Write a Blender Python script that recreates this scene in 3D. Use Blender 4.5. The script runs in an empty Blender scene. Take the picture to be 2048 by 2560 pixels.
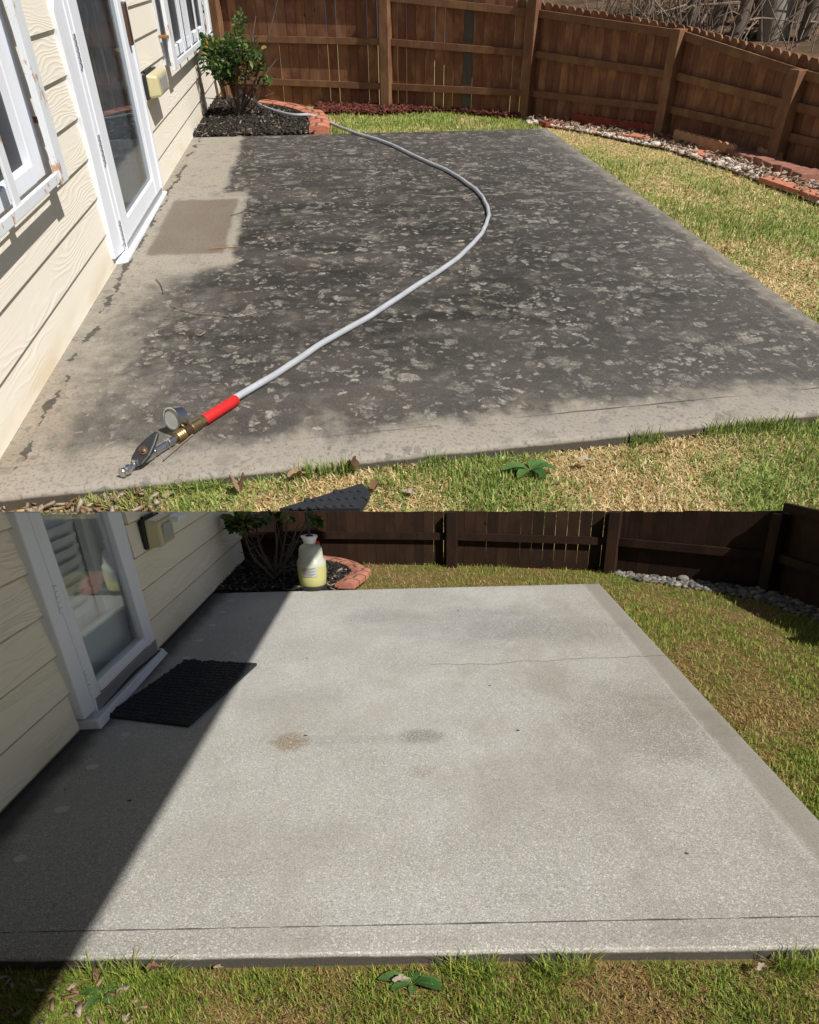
import bpy, math, random
import numpy as np
from mathutils import Matrix, Vector
random.seed(7); rng = np.random.default_rng(7)
SC = bpy.context.scene; COL = SC.collection
R = math.radians
# ------------------------------------------------------------------ camera
# Two yards seen in one view: the lower yard (just washed patio) is level with the
# world; the upper yard (unwashed patio) stands on the slope behind the lower fence.
F, PX, PY = 1850., 1024., 2000.            # focal length and optical centre, photo pixels
H1, H2 = 3.3, 1.3                          # eye height above each patio
def ray(x, y): return np.array([x - PX, -(y - PY), -F])
def frame(slope, vp):
    r1 = ray(0, vp[1] - slope*vp[0]); r2 = ray(2048, vp[1] + slope*(2048 - vp[0]))
    up = np.cross(r2, r1); up /= np.linalg.norm(up)
    if up[1] < 0: up = -up
    Y = ray(*vp); Y -= up*(Y@up); Y /= np.linalg.norm(Y)
    return np.stack([np.cross(Y, up), Y, up])
A = {1: frame(-.01, (760, -118)), 2: frame(-.025, (1035, 960))}
H = {1: H1, 2: H2}
R12 = A[2]@A[1].T
M2 = Matrix.Identity(4)
M1 = Matrix([list(R12[i]) + [0] for i in range(3)] + [[0, 0, 0, 1]])
off = np.array([0, 0, H2]) - R12@np.array([0, 0, H1])
M1.translation = Vector(off)
MS = {1: M1, 2: M2}
def G(s, x, y, z=0.):                      # point on a level plane of yard s
    d = A[s]@ray(x, y); t = (z - H[s])/d[2]
    return np.array([d[0]*t, d[1]*t, z])
def W(s, x, y, xw):                        # point on the plane of the house wall
    d = A[s]@ray(x, y); t = xw/d[0]
    return np.array([xw, d[1]*t, H[s] + d[2]*t])
def AT(s, x, y, Y):                        # point at a given distance
    d = A[s]@ray(x, y); t = Y/d[1]
    return np.array([d[0]*t, Y, H[s] + d[2]*t])

cam_d = bpy.data.cameras.new('camera'); cam = bpy.data.objects.new('camera', cam_d); COL.objects.link(cam)
cam_d.sensor_fit = 'HORIZONTAL'; cam_d.sensor_width = 36; cam_d.lens = F/2048*36
cam_d.shift_x = 0; cam_d.shift_y = (PY - 1280)/2048
cam_d.clip_start = .05; cam_d.clip_end = 1000
mw = Matrix([list(A[2][i]) + [0] for i in range(3)] + [[0, 0, 0, 1]]); mw.translation = Vector((0, 0, H2))
cam.matrix_world = mw; SC.camera = cam
# ------------------------------------------------------------------ light
SUN_EL, SUN_AZ = R(38), R(40)              # behind the photographer, over the right shoulder
sd = Vector((math.sin(SUN_AZ)*math.cos(SUN_EL), -math.cos(SUN_AZ)*math.cos(SUN_EL), math.sin(SUN_EL)))
wd = bpy.data.worlds.new('World'); SC.world = wd; wd.use_nodes = True
bg = wd.node_tree.nodes['Background']; sky = wd.node_tree.nodes.new('ShaderNodeTexSky')
sky.sky_type = 'NISHITA'; sky.sun_disc = False; sky.sun_elevation = SUN_EL
sky.sun_rotation = math.atan2(sd.x, sd.y)
wd.node_tree.links.new(sky.outputs[0], bg.inputs[0]); bg.inputs[1].default_value = .042
sl = bpy.data.lights.new('sun', 'SUN'); sl.energy = 4.8; sl.angle = R(.4); sl.color = (1, .95, .87)
so = bpy.data.objects.new('sun', sl); COL.objects.link(so)
so.rotation_euler = sd.to_track_quat('Z', 'Y').to_euler()
vs = SC.view_settings; vs.view_transform = 'Standard'; vs.look = 'None'; vs.exposure = .27; vs.gamma = 1
# ------------------------------------------------------------------ node helper
class NG:
    def __init__(s, name):
        s.mat = bpy.data.materials.new(name); s.mat.use_nodes = True
        s.t = s.mat.node_tree; s.n = s.t.nodes; s.b = s.n['Principled BSDF']
        s._tc = None
    def new(s, k, **kw):
        n = s.n.new(k)
        for a, b in kw.items(): setattr(n, a, b)
        return n
    def put(s, sock, v):
        if isinstance(v, bpy.types.NodeSocket): s.t.links.new(v, sock)
        elif isinstance(v, (tuple, list)) and len(v) == 3 and sock.type == 'RGBA': sock.default_value = (*v, 1)
        else: sock.default_value = v
    def obj(s):
        if not s._tc: s._tc = s.new('ShaderNodeTexCoord')
        return s._tc.outputs['Object']
    def uv(s, name): return s.new('ShaderNodeUVMap', uv_map=name).outputs[0]
    def attr(s, name, k='Fac'): return s.new('ShaderNodeAttribute', attribute_name=name).outputs[k]
    def sep(s, v):
        n = s.new('ShaderNodeSeparateXYZ'); s.put(n.inputs[0], v); return n.outputs
    def comb(s, x, y, z):
        n = s.new('ShaderNodeCombineXYZ')
        for i, q in enumerate((x, y, z)): s.put(n.inputs[i], q)
        return n.outputs[0]
    def sc(s, v, k):
        n = s.new('ShaderNodeVectorMath', operation='MULTIPLY'); s.put(n.inputs[0], v); n.inputs[1].default_value = k; return n.outputs[0]
    def add(s, v, k):
        n = s.new('ShaderNodeVectorMath', operation='ADD'); s.put(n.inputs[0], v); s.put(n.inputs[1], k); return n.outputs[0]
    def noise(s, v, scale, detail=3, rough=.55, dist=0, out=0):
        n = s.new('ShaderNodeTexNoise'); s.put(n.inputs['Vector'], v)
        for k, q in (('Scale', scale), ('Detail', detail), ('Roughness', rough), ('Distortion', dist)): s.put(n.inputs[k], q)
        return n.outputs[out]
    def vor(s, v, scale, feature='F1', rand=1.):
        n = s.new('ShaderNodeTexVoronoi', feature=feature); s.put(n.inputs['Vector'], v)
        s.put(n.inputs['Scale'], scale); s.put(n.inputs['Randomness'], rand); return n.outputs
    def m(s, op, a, b=0., c=None, clamp=False):
        n = s.new('ShaderNodeMath', operation=op, use_clamp=clamp); s.put(n.inputs[0], a); s.put(n.inputs[1], b)
        if c is not None: s.put(n.inputs[2], c)
        return n.outputs[0]
    def mr(s, v, a, b, c=0., d=1., smooth=True):
        n = s.new('ShaderNodeMapRange', interpolation_type='SMOOTHSTEP' if smooth else 'LINEAR')
        for i, q in enumerate((v, a, b, c, d)): s.put(n.inputs[i], q)
        return n.outputs[0]
    def mix(s, f, a, b, mode='MIX'):
        n = s.new('ShaderNodeMix', data_type='RGBA', blend_type=mode, clamp_factor=True)
        s.put(n.inputs[0], f); s.put(n.inputs[6], a); s.put(n.inputs[7], b); return n.outputs[2]
    def bump(s, h, strength=.3, dist=.02, normal=None):
        n = s.new('ShaderNodeBump'); s.put(n.inputs['Height'], h); n.inputs['Strength'].default_value = strength
        n.inputs['Distance'].default_value = dist
        if normal: s.put(n.inputs['Normal'], normal)
        return n.outputs[0]
    def out(s, col=None, rough=.7, normal=None, metal=0., spec=.3):
        if col is not None: s.put(s.b.inputs['Base Color'], col)
        s.put(s.b.inputs['Roughness'], rough); s.put(s.b.inputs['Metallic'], metal)
        s.put(s.b.inputs['Specular IOR Level'], spec)
        if normal: s.put(s.b.inputs['Normal'], normal)
        return s.mat
# ------------------------------------------------------------------ materials
def m_siding(name, grain, ky, kz, col, lap_shade=None):
    g = NG(name); o = g.sep(g.obj()); bid = g.attr('rnd')
    z2 = g.m('MULTIPLY_ADD', bid, 37.3, o[2])
    n = g.noise(g.comb(g.m('MULTIPLY', o[1], .75*ky), g.m('MULTIPLY', z2, 3.2*kz), bid), 1, 2, .45)
    ph = g.m('MULTIPLY_ADD', n, 75, g.m('MULTIPLY', z2, 105*kz))
    w = g.m('SINE', ph); w = g.m('POWER', g.m('MULTIPLY_ADD', w, .5, .5), 2.2)
    am = g.mr(g.noise(g.comb(g.m('MULTIPLY', o[1], .35*ky), g.m('MULTIPLY', z2, 1.6*kz), 3.), 1, 2), .38, .6)
    fine = g.noise(g.comb(g.m('MULTIPLY', o[1], 3*ky), g.m('MULTIPLY', z2, 60*kz), 0.), 1, 3)
    h = g.m('MULTIPLY_ADD', fine, .15, g.m('MULTIPLY', w, am))
    blot = g.noise(g.obj(), .8*kz, 3)
    c = g.mix(g.m('MULTIPLY', blot, .35), col, tuple(k*.84 for k in col))
    low = g.mr(o[2], .35/kz, .0)          # mud splash on the lowest board
    dirt = g.m('MULTIPLY', low, g.mr(g.noise(g.comb(g.m('MULTIPLY', o[1], .4*ky), o[2], 0.), 2, 4), .42, .7))
    c = g.mix(g.m('MULTIPLY', dirt, .5), c, (.52, .36, .16))
    if lap_shade:      # dark strip at each board's lower edge, painted in for the lap shadow
        fr = g.m('FRACT', g.m('DIVIDE', g.m('SUBTRACT', o[2], lap_shade[0]), lap_shade[1]))
        c = g.mix(g.m('MULTIPLY', g.mr(fr, lap_shade[2], lap_shade[2]*.5), g.mr(fine, .3, .6, .5, .85)), c, (.22, .17, .11))
    return g.out(c, .62, g.bump(h, grain, .012/kz), spec=.25)
def m_plain(name, col, rough=.5, metal=0., spec=.4, var=.12, scale=6., bump=0.):
    g = NG(name); n = g.noise(g.obj(), scale, 4, .6)
    c = g.mix(n, tuple(k*(1 - var) for k in col), tuple(min(1, k*(1 + var)) for k in col))
    nm = g.bump(g.noise(g.obj(), scale*6, 3), bump, .01) if bump else None
    return g.out(c, rough, nm, metal, spec)
def m_paint(name, col, rust=.0, k=1.):
    g = NG(name); o = g.obj(); n = g.noise(o, 3*k, 5, .65)
    c = g.mix(g.m('MULTIPLY', n, .25), col, tuple(q*.75 for q in col))
    streak = g.noise(g.sc(o, (1, 1, .15)), 9*k, 4, .6)
    c = g.mix(g.m('MULTIPLY', g.mr(streak, .55, .75), .18), c, (.35, .33, .32))
    if rust: c = g.mix(g.m('MULTIPLY', g.mr(g.noise(o, 2.3*k, 5, .7), .6 - rust*.12, .66), .8), c, (.42, .2, .07))
    return g.out(c, .45, g.bump(n, .05, .01), spec=.4)
def m_wood(name, a, b, k=1.):
    g = NG(name); o = g.obj(); r = g.attr('rnd')
    s_ = g.sep(o); v = g.comb(g.m('MULTIPLY_ADD', r, 31, s_[0]), s_[1], g.m('MULTIPLY', s_[2], .16))
    st = g.noise(v, 9*k, 5, .65); bl = g.noise(g.add(g.sc(o, (1, 1, .8)), g.comb(0., 0., g.m('MULTIPLY', r, 17))), 1.5*k, 4, .6)
    f = g.m('ADD', g.m('MULTIPLY', g.mr(bl, .42, .64), .62), g.m('MULTIPLY', g.m('SUBTRACT', r, .4), .5))
    c = g.mix(f, a, b)
    c = g.mix(g.m('MULTIPLY', g.mr(st, .5, .72), .45), c, tuple(q*.45 for q in a))
    kn = g.vor(g.sc(g.add(o, g.comb(g.m('MULTIPLY', r, 5), 0., g.m('MULTIPLY', r, 9))), (1.6*k, 1.6*k, 1.0*k)), 1.)
    c = g.mix(g.mr(kn[0], .05, .03), c, tuple(q*.25 for q in a))
    return g.out(c, .75, g.bump(st, .25, .015), spec=.2)
def m_rnd(name, stops, rough=.8, trans=0., spec=.2):
    """colour picked per piece from the 'rnd' attribute"""
    g = NG(name); rp = g.new('ShaderNodeValToRGB'); cr = rp.color_ramp
    while len(cr.elements) < len(stops): cr.elements.new(.5)
    for e, (p, c) in zip(cr.elements, stops): e.position = p; e.color = (*c, 1)
    g.put(rp.inputs[0], g.attr('rnd'))
    n = g.noise(g.obj(), 30, 3)
    c = g.mix(g.m('MULTIPLY', n, .5), rp.outputs[0], (0.02, .02, .015))
    g.out(c, rough, spec=spec)
    if trans:
        tr = g.new('ShaderNodeBsdfTranslucent'); g.put(tr.inputs[0], rp.outputs[0])
        mx = g.new('ShaderNodeMixShader'); mx.inputs[0].default_value = trans
        g.t.links.new(g.b.outputs[0], mx.inputs[1]); g.t.links.new(tr.outputs[0], mx.inputs[2])
        g.t.links.new(mx.outputs[0], g.n['Material Output'].inputs[0])
    return g.mat
def m_blade(name):
    g = NG(name); c = g.attr('Col', 'Color'); g.out(c, .6, spec=.25)
    tr = g.new('ShaderNodeBsdfTranslucent'); g.put(tr.inputs[0], c)
    mx = g.new('ShaderNodeMixShader'); mx.inputs[0].default_value = .3
    g.t.links.new(g.b.outputs[0], mx.inputs[1]); g.t.links.new(tr.outputs[0], mx.inputs[2])
    g.t.links.new(mx.outputs[0], g.n['Material Output'].inputs[0]); return g.mat
def m_glass(name, tint, k=1.6):
    g = NG(name); fr = g.new('ShaderNodeFresnel'); fr.inputs[0].default_value = 1.5
    f = g.m('MULTIPLY', fr.outputs[0], k, clamp=True)
    sm = g.mr(g.noise(g.obj(), 4, 4, .6), .5, .75)
    tp = g.new('ShaderNodeBsdfTransparent'); tp.inputs[0].default_value = (*tint, 1)
    gl = g.new('ShaderNodeBsdfGlossy'); gl.inputs['Roughness'].default_value = .015
    df = g.new('ShaderNodeBsdfDiffuse'); df.inputs[0].default_value = (.6, .62, .62, 1)
    mx = g.new('ShaderNodeMixShader'); g.put(mx.inputs[0], f)
    g.t.links.new(tp.outputs[0], mx.inputs[1]); g.t.links.new(gl.outputs[0], mx.inputs[2])
    m2 = g.new('ShaderNodeMixShader'); g.put(m2.inputs[0], g.m('MULTIPLY_ADD', sm, .05, .015))
    g.t.links.new(mx.outputs[0], m2.inputs[1]); g.t.links.new(df.outputs[0], m2.inputs[2])
    g.t.links.new(m2.outputs[0], g.n['Material Output'].inputs[0]); return g.mat
def rectmask(g, x, y, x0, x1, y0, y1, sx, sy):
    a = g.m('MULTIPLY', g.mr(x, x0 - sx, x0 + sx), g.mr(x, x1 + sx, x1 - sx))
    b = g.m('MULTIPLY', g.mr(y, y0 - sy, y0 + sy), g.mr(y, y1 + sy, y1 - sy))
    return g.m('MULTIPLY', a, b)
def m_patio_dirty():
    g = NG('algae_stained_concrete'); o = g.obj(); s_ = g.sep(o); x, y = s_[0], s_[1]
    e = g.sep(g.uv('ed')); dn, dr = e[0], e[1]
    ao = g.sc(o, (1, .62, 1))
    big = g.noise(ao, .45, 4, .6); mid = g.noise(ao, 1.6, 5, .62); fine = g.noise(ao, 26, 3, .7); tiny = g.noise(ao, 85, 2, .7)
    wob = g.m('SUBTRACT', mid, .5); wb = g.m('SUBTRACT', big, .5)
    # where rain and shade let the black growth take hold
    near = g.mr(g.m('ADD', dn, g.m('MULTIPLY', wob, .9)), .12, 1.1)
    right = g.mr(g.m('ADD', dr, g.m('MULTIPLY', wob, .35)), .02, .5)
    wx = g.m('ADD', x, g.m('ADD', g.m('MULTIPLY', wob, .7), g.m('MULTIPLY', wb, .9)))
    wall_far = g.mr(g.m('ADD', x, g.m('MULTIPLY', wob, .3)), -2.2, -1.9)
    wall_near = g.mr(wx, -3.9, -1.5)
    wsel = g.mr(y, 12.5, 15.5)
    wall = g.m('ADD', g.m('MULTIPLY', wall_far, wsel), g.m('MULTIPLY', wall_near, g.m('SUBTRACT', 1., wsel)))
    clean = rectmask(g, g.m('ADD', x, g.m('MULTIPLY', wob, .3)), g.m('ADD', y, g.m('MULTIPLY', wob, .9)), -4.5, -1.55, 14.4, 20.1, .12, .35)
    D = g.m('MULTIPLY', g.m('MULTIPLY', near, wall), g.m('SUBTRACT', 1., clean))
    D = g.m('MULTIPLY', D, g.mr(right, 0, 1, .55, 1.))
    D = g.m('MULTIPLY', D, g.mr(mid, .28, .66, .74, 1.06))
    md2 = g.noise(ao, 4.5, 4, .65)
    D = g.mr(g.m('ADD', D, g.m('ADD', g.m('MULTIPLY_ADD', fine, .5, -.25), g.m('MULTIPLY_ADD', md2, .9, -.45))), .12, .92)
    far = g.mr(y, 19, 27)
    stk = g.noise(g.sc(ao, (.45, 1.7, 1)), 1.0, 6, .68, .4)
    dark = g.mix(g.mr(stk, .36, .66), (.010, .0082, .0068), (.052, .045, .039))
    dark = g.mix(g.m('MULTIPLY', g.mr(x, 1.5, 5.), .45), dark, (.062, .057, .054))
    dark = g.mix(g.m('MULTIPLY', far, .4), dark, (.068, .063, .059))  # far end lightened in the colour for low-angle sheen
    edge = g.m('MAXIMUM', g.mr(g.m('ADD', dn, g.m('MULTIPLY', wb, 2.)), 4.0, .8), g.mr(g.m('ADD', dr, g.m('MULTIPLY', wb, 1.2)), 1.6, .2))
    dark = g.mix(g.m('MULTIPLY', edge, .38), dark, g.mix(fine, (.10, .092, .082), (.155, .145, .13)))
    lite = g.mix(mid, (.33, .29, .225), (.27, .25, .225))
    lite = g.mix(g.m('MULTIPLY', rectmask(g, x, g.m('ADD', y, g.m('MULTIPLY', wob, 2.)), -4, -2.9, 5, 9.5, .5, 1.2), g.mr(mid, .35, .65, .1, .6)), lite, (.36, .22, .11))
    lite = g.mix(g.m('MULTIPLY', g.mr(dn, .9, .1), .5), lite, (.30, .275, .25))
    c = g.mix(D, lite, dark)
    # lichen spots and scuffs
    wv = g.add(g.add(g.sc(ao, (.72, 1.1, 1)), g.sc(g.noise(ao, 7, 3, .6, out=1), (.13, .13, 0))), g.sc(g.noise(ao, 2.2, 3, .6, out=1), (.3, .3, 0)))
    band = g.noise(g.sc(g.add(ao, (3, 8, 0)), (.5, 1.5, 1)), 1.1, 5, .65)
    for sc_, lo, thr, amt, off_ in ((3.2, .36, .74, .28, 0), (5.6, .40, .52, .40, 13), (9.5, .40, .42, .52, 29), (16., .40, .45, .5, 47)):
        v = g.vor(g.add(g.sc(wv, (1.15, 1.0, 1)), (off_, off_*2., 0)), sc_)
        cell = g.sep(v[1])
        rad = g.m('MULTIPLY', g.mr(cell[0], thr, 1., 0., 1.), lo*1.35)
        lum = g.mr(g.m('MULTIPLY_ADD', g.noise(g.add(ao, (off_, 3, 0)), 1.3, 3, .6), .6, g.m('MULTIPLY', band, .4)), .39, .55)
        sp = g.m('MULTIPLY', g.mr(g.m('SUBTRACT', v[0], rad), .10, -.10), lum)
        sp = g.m('MULTIPLY', sp, g.mr(fine, .36, .6, .25, 1.))
        tone = g.mix(cell[1], (.12, .112, .10), (.33, .305, .265))
        c = g.mix(g.m('MULTIPLY', sp, amt*2.0), c, tone)
    c = g.mix(g.m('MULTIPLY', g.mr(band, .56, .72), .5), c, g.mix(fine, (.07, .067, .063), (.17, .16, .145)))
    wk = g.m('ADD', g.m('MULTIPLY', g.m('SUBTRACT', g.noise(g.comb(0., y, 0.), .8, 5, .7), .5), .55), -3.2)
    wkw = g.mr(g.noise(g.comb(3., y, 0.), 1.6, 4, .7), .42, .66, -.01, .055)
    ck = g.mr(g.m('SUBTRACT', g.m('ABSOLUTE', g.m('SUBTRACT', x, wk)), wkw), .014, .0)
    c = g.mix(g.m('MULTIPLY', ck, .85), c, (.035, .03, .026))
    jn = g.m('ADD', dn, g.m('MULTIPLY', g.m('SUBTRACT', g.noise(g.comb(x, 0., 0.), 2.5, 3), .5), .05))
    jw = g.mr(g.noise(g.comb(x, 7., 0.), .9, 3), .40, .6, -.006, .012)
    jl = g.m('MULTIPLY', g.mr(g.m('SUBTRACT', g.m('ABSOLUTE', g.m('SUBTRACT', jn, .55)), jw), .010, .0), g.mr(x, -1.5, 2.5, .25, 1.))
    c = g.mix(g.m('MULTIPLY', jl, .8), c, (.04, .037, .034))
    str_ = g.noise(g.sc(ao, (.5, 2.2, 1)), 2.2, 4, .7)
    c = g.mix(g.m('MULTIPLY', g.mr(str_, .6, .74), .45), c, (.17, .16, .14))
    # damp print where a mat lay
    film = g.m('MULTIPLY', g.mr(g.noise(g.add(g.sc(ao, (1, 1.3, 1)), (9, 4, 0)), 2.4, 6, .7), .42, .62), rectmask(g, x, y, -3.2, -1.4, 7.6, 14.3, .5, .8))
    c = g.mix(g.m('MULTIPLY', film, .55), c, (.105, .10, .092))
    wet = rectmask(g, g.m('ADD', g.m('ADD', x, g.m('MULTIPLY', wob, .15)), g.m('MULTIPLY', g.m('SUBTRACT', y, 17), .0)), g.m('ADD', y, g.m('MULTIPLY', wob, .4)), -3.0, -1.72, 15.3, 19.5, .05, .12)
    c = g.mix(g.m('MULTIPLY', wet, g.mr(mid, .3, .6, .75, .95)), c, g.mix(g.m('MULTIPLY', g.m('ADD', fine, mid), .5), (.115, .082, .058), (.20, .16, .125)))
    # rust-brown runs and the old crack across the slab
    run = g.m('MULTIPLY', g.mr(g.noise(g.sc(ao, (.6, 1.6, 1)), 1.1, 5, .7), .60, .68), rectmask(g, x, y, -1.6, 2.4, 12, 21, .4, 1))
    c = g.mix(g.m('MULTIPLY', run, .35), c, (.05, .03, .012))
    cy = g.m('ADD', g.m('MULTIPLY', g.m('SUBTRACT', g.noise(g.comb(x, 0., 0.), .9, 4), .5), 1.6), 19.25)
    cr = g.m('MULTIPLY', g.mr(g.m('ABSOLUTE', g.m('SUBTRACT', y, cy)), .07, .015), g.mr(x, 1.6, 2.3))
    c = g.mix(g.m('MULTIPLY', cr, .55), c, (.22, .2, .17))
    tl = g.mr(g.m('ABSOLUTE', g.m('SUBTRACT', dr, .42)), .03, .01)
    c = g.mix(g.m('MULTIPLY', tl, .22), c, (.2, .19, .17))
    c = g.mix(g.m('MULTIPLY', g.mr(tiny, .52, .72), .5), c, (.27, .255, .235))
    c = g.mix(g.m('MULTIPLY', g.mr(fine, .5, .32), .45), c, (.025, .024, .022))
    c = g.mix(g.m('MULTIPLY', g.mr(g.m('ADD', s_[2], g.m('MULTIPLY', wob, .05)), -.035, -.06), .9), c, (.05, .042, .03))  # slab sides painted dark, standing in for shade under the edge
    bp = g.bump(g.m('ADD', fine, g.m('MULTIPLY', tiny, .6)), .35, .012)
    ro = g.mr(wet, 0, 1, .82, .5)
    return g.out(c, ro, bp, spec=.3)
def m_patio_clean():
    g = NG('washed_concrete'); o = g.obj(); s_ = g.sep(o); x, y = s_[0], s_[1]
    e = g.sep(g.uv('ed')); dn, dr = e[0], e[1]
    big = g.noise(o, 1.1, 4, .6); mid = g.noise(g.sc(o, (1, 1, 1)), 5, 5, .6)
    sp = g.noise(o, 190, 1.5, .7); sp2 = g.noise(g.add(o, (3, 7, 0)), 260, 1.5, .8)
    wob = g.m('SUBTRACT', mid, .5)
    c = g.mix(g.mr(big, .35, .65), (.375, .365, .34), (.455, .447, .425))
    rk = g.noise(g.sc(g.add(o, (5, 2, 0)), (1.2, .55, 1)), 2.6, 5, .62)
    c = g.mix(g.m('MULTIPLY', g.mr(rk, .45, .66), g.mr(x, -.6, .8, .22, .6)), c, (.335, .315, .275))
    sw = g.noise(g.sc(o, (7., .8, 1)), 2.2, 4, .6, 1.2)
    c = g.mix(g.m('MULTIPLY', g.mr(sw, .5, .68), .16), c, (.30, .28, .25))
    bord = g.mr(g.m('ADD', dr, g.m('MULTIPLY', wob, .03)), .13, .09)
    c = g.mix(g.m('MULTIPLY', bord, .75), c, (.235, .215, .175))
    c = g.mix(g.m('MULTIPLY', g.mr(g.m('ADD', x, g.m('MULTIPLY', g.m('SUBTRACT', rk, .5), 2.)), .2, 1.25), .6), c, (.30, .28, .235))
    c = g.mix(g.m('MULTIPLY', g.mr(dn, .13, .02), .35), c, (.27, .25, .22))
    blots = ((-.22, 4.74, .32, .22, .4, (.2, .2, .2)), (.3, 4.45, .6, .42, .45, (.2, .2, .2)), (.83, 4.35, .45, .35, .5, (.2, .19, .17)), (.55, 4.75, .4, .12, .4, (.2, .2, .2)),
             (1.05, 3.0, .4, .45, .6, (.19, .175, .135)), (-.55, 3.35, .3, .25, .25, (.25, .245, .23)), (.55, 2.1, .5, .25, .2, (.25, .235, .2)), (-.3, 2.84, .35, .05, .3, (.24, .235, .225)), (-.555, 2.83, .085, .10, .75, (.20, .14, .065)), (.03, 2.86, .10, .085, .7, (.17, .165, .155)), (.02, 2.53, .06, .07, .28, (.22, .15, .12)),
             (-.9, 2.0, .5, .8, .2, (.25, .24, .22)))
    for bx, by, rx, ry, am, col in blots:
        dx = g.m('MULTIPLY', g.m('SUBTRACT', x, bx), 1/rx); dy = g.m('MULTIPLY', g.m('SUBTRACT', y, by), 1/ry)
        r2 = g.m('ADD', g.m('ADD', g.m('MULTIPLY', dx, dx), g.m('MULTIPLY', dy, dy)), g.m('MULTIPLY', g.m('ADD', wob, g.m('MULTIPLY', g.m('SUBTRACT', rk, .5), 1.6)), 2.2))
        c = g.mix(g.m('MULTIPLY', g.mr(r2, 1.25, -.1), am), c, col)
    ag = g.sep(g.vor(o, 400.)[1])[0]; ag2 = g.sep(g.vor(g.add(o, (1, 2, 0)), 230.)[1])[0]
    wetk = g.m('MULTIPLY', g.mr(rk, .45, .62, 1., .55), g.m('MULTIPLY_ADD', bord, -.8, 1.))
    c = g.mix(g.m('MULTIPLY', g.m('MULTIPLY', g.mr(ag, .62, .95), .40), wetk), c, (.80, .79, .76))
    c = g.mix(g.m('MULTIPLY', g.m('MULTIPLY', g.mr(ag, .34, .02), .42), g.m('MULTIPLY_ADD', bord, -.6, 1.)), c, (.13, .125, .11))
    c = g.mix(g.m('MULTIPLY', g.m('MULTIPLY', g.mr(ag2, .84, .97), .5), wetk), c, (.80, .79, .76))
    c = g.mix(g.m('MULTIPLY', g.mr(ag2, .14, .02), .45), c, (.15, .14, .12))
    pit = g.vor(o, 3.2); c = g.mix(g.mr(pit[0], .035, .02), c, (.06, .055, .05))
    c = g.mix(g.m('MULTIPLY', g.mr(g.m('ADD', s_[2], g.m('MULTIPLY', wob, .02)), -.008, -.018), .93), c, (.035, .03, .022))  # side faces darkened in the colour, as if the slab edge were shaded
    # grime left along the foot of the wall, damp strip and a few old pale splashes
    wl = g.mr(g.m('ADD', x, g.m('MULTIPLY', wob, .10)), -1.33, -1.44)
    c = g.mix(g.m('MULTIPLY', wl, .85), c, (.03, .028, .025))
    for px, py in ((230, 1918), (152, 2023), (52, 2147), (313, 1836), (466, 1644), (500, 1601), (532, 1563), (556, 1530), (580, 1500)):
        q = G(2, px, py)
        dx = g.m('SUBTRACT', x, float(q[0])); dy = g.m('SUBTRACT', y, float(q[1]))
        r2 = g.m('ADD', g.m('SQRT', g.m('ADD', g.m('MULTIPLY', dx, dx), g.m('MULTIPLY', dy, dy))), g.m('MULTIPLY', wob, .05))
        c = g.mix(g.m('MULTIPLY', g.mr(r2, .026, .018), .75), c, (.62, .64, .64))
    jy = g.m('ADD', g.m('MULTIPLY', g.m('SUBTRACT', g.noise(g.comb(x, 0., 0.), 9, 3), .5), .006), g.m('MULTIPLY_ADD', x, .009, 1.612))
    wjt = g.mr(g.noise(g.comb(x, 5., 0.), 5.1, 4, .7), .36, .66, .0002, .0038)
    jt = g.mr(g.m('SUBTRACT', g.m('ABSOLUTE', g.m('SUBTRACT', y, jy)), wjt), .002, .0002)
    c = g.mix(g.m('MULTIPLY', jt, .8), c, (.035, .019, .018))
    cy = g.m('ADD', g.m('MULTIPLY', g.m('SUBTRACT', g.noise(g.comb(x, 2., 0.), 4, 4), .5), .16), g.m('MULTIPLY_ADD', x, .075, 3.755))
    ck = g.m('MULTIPLY', g.mr(g.m('ABSOLUTE', g.m('SUBTRACT', y, cy)), .009, .002), g.mr(x, .0, .12))
    c = g.mix(g.m('MULTIPLY', ck, .6), c, (.09, .085, .08))
    tl = g.m('MULTIPLY', g.mr(g.m('ABSOLUTE', g.m('SUBTRACT', dr, .125)), .010, .003), g.mr(big, .35, .6))
    c = g.mix(g.m('MULTIPLY', tl, .3), c, (.5, .48, .45))
    return g.out(c, .68, g.bump(ag, .16, .002), spec=.35)
def m_soil(name, a, b, k):
    g = NG(name); o = g.obj()
    n = g.noise(o, 1.1*k, 5, .65); f = g.noise(g.sc(o, (1, .6, 1)), 20*k, 4, .7)
    c = g.mix(g.mr(n, .35, .65), a, b); c = g.mix(g.m('MULTIPLY', g.mr(f, .5, .7), .6), c, tuple(q*.35 for q in a))
    return g.out(c, .95, g.bump(f, .6, .03/k), spec=.1)
def m_brick(name, a, b, k=1., mort=True):
    g = NG(name); o = g.obj(); n = g.noise(o, 3*k, 5, .65)
    c = g.mix(g.mr(n, .3, .7), a, b)
    c = g.mix(g.m('MULTIPLY', g.mr(g.noise(o, 22*k, 3), .52, .7), .35), c, tuple(q*1.5 for q in b))
    return g.out(c, .85, g.bump(g.noise(o, 14*k, 4), .4, .02/k), spec=.2)
MT = {}
CREAM = (.80, .755, .66)
MT['siding1'] = m_siding('cream_cedar_grain_siding', .2, .5, 1., CREAM)
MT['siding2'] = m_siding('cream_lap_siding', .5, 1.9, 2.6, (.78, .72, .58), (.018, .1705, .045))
MT['white1'] = m_paint('white_trim_paint', (.78, .82, .90), 0, 1); MT['white2'] = m_paint('weathered_white_paint', (.70, .74, .80), 0, 3)
MT['bars'] = m_paint('rusty_white_bars', (.74, .78, .84), .01, 1.3); MT['rust'] = m_plain('rusted_steel', (.30, .14, .05), .8, 0, .2, .5, 8)
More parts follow.
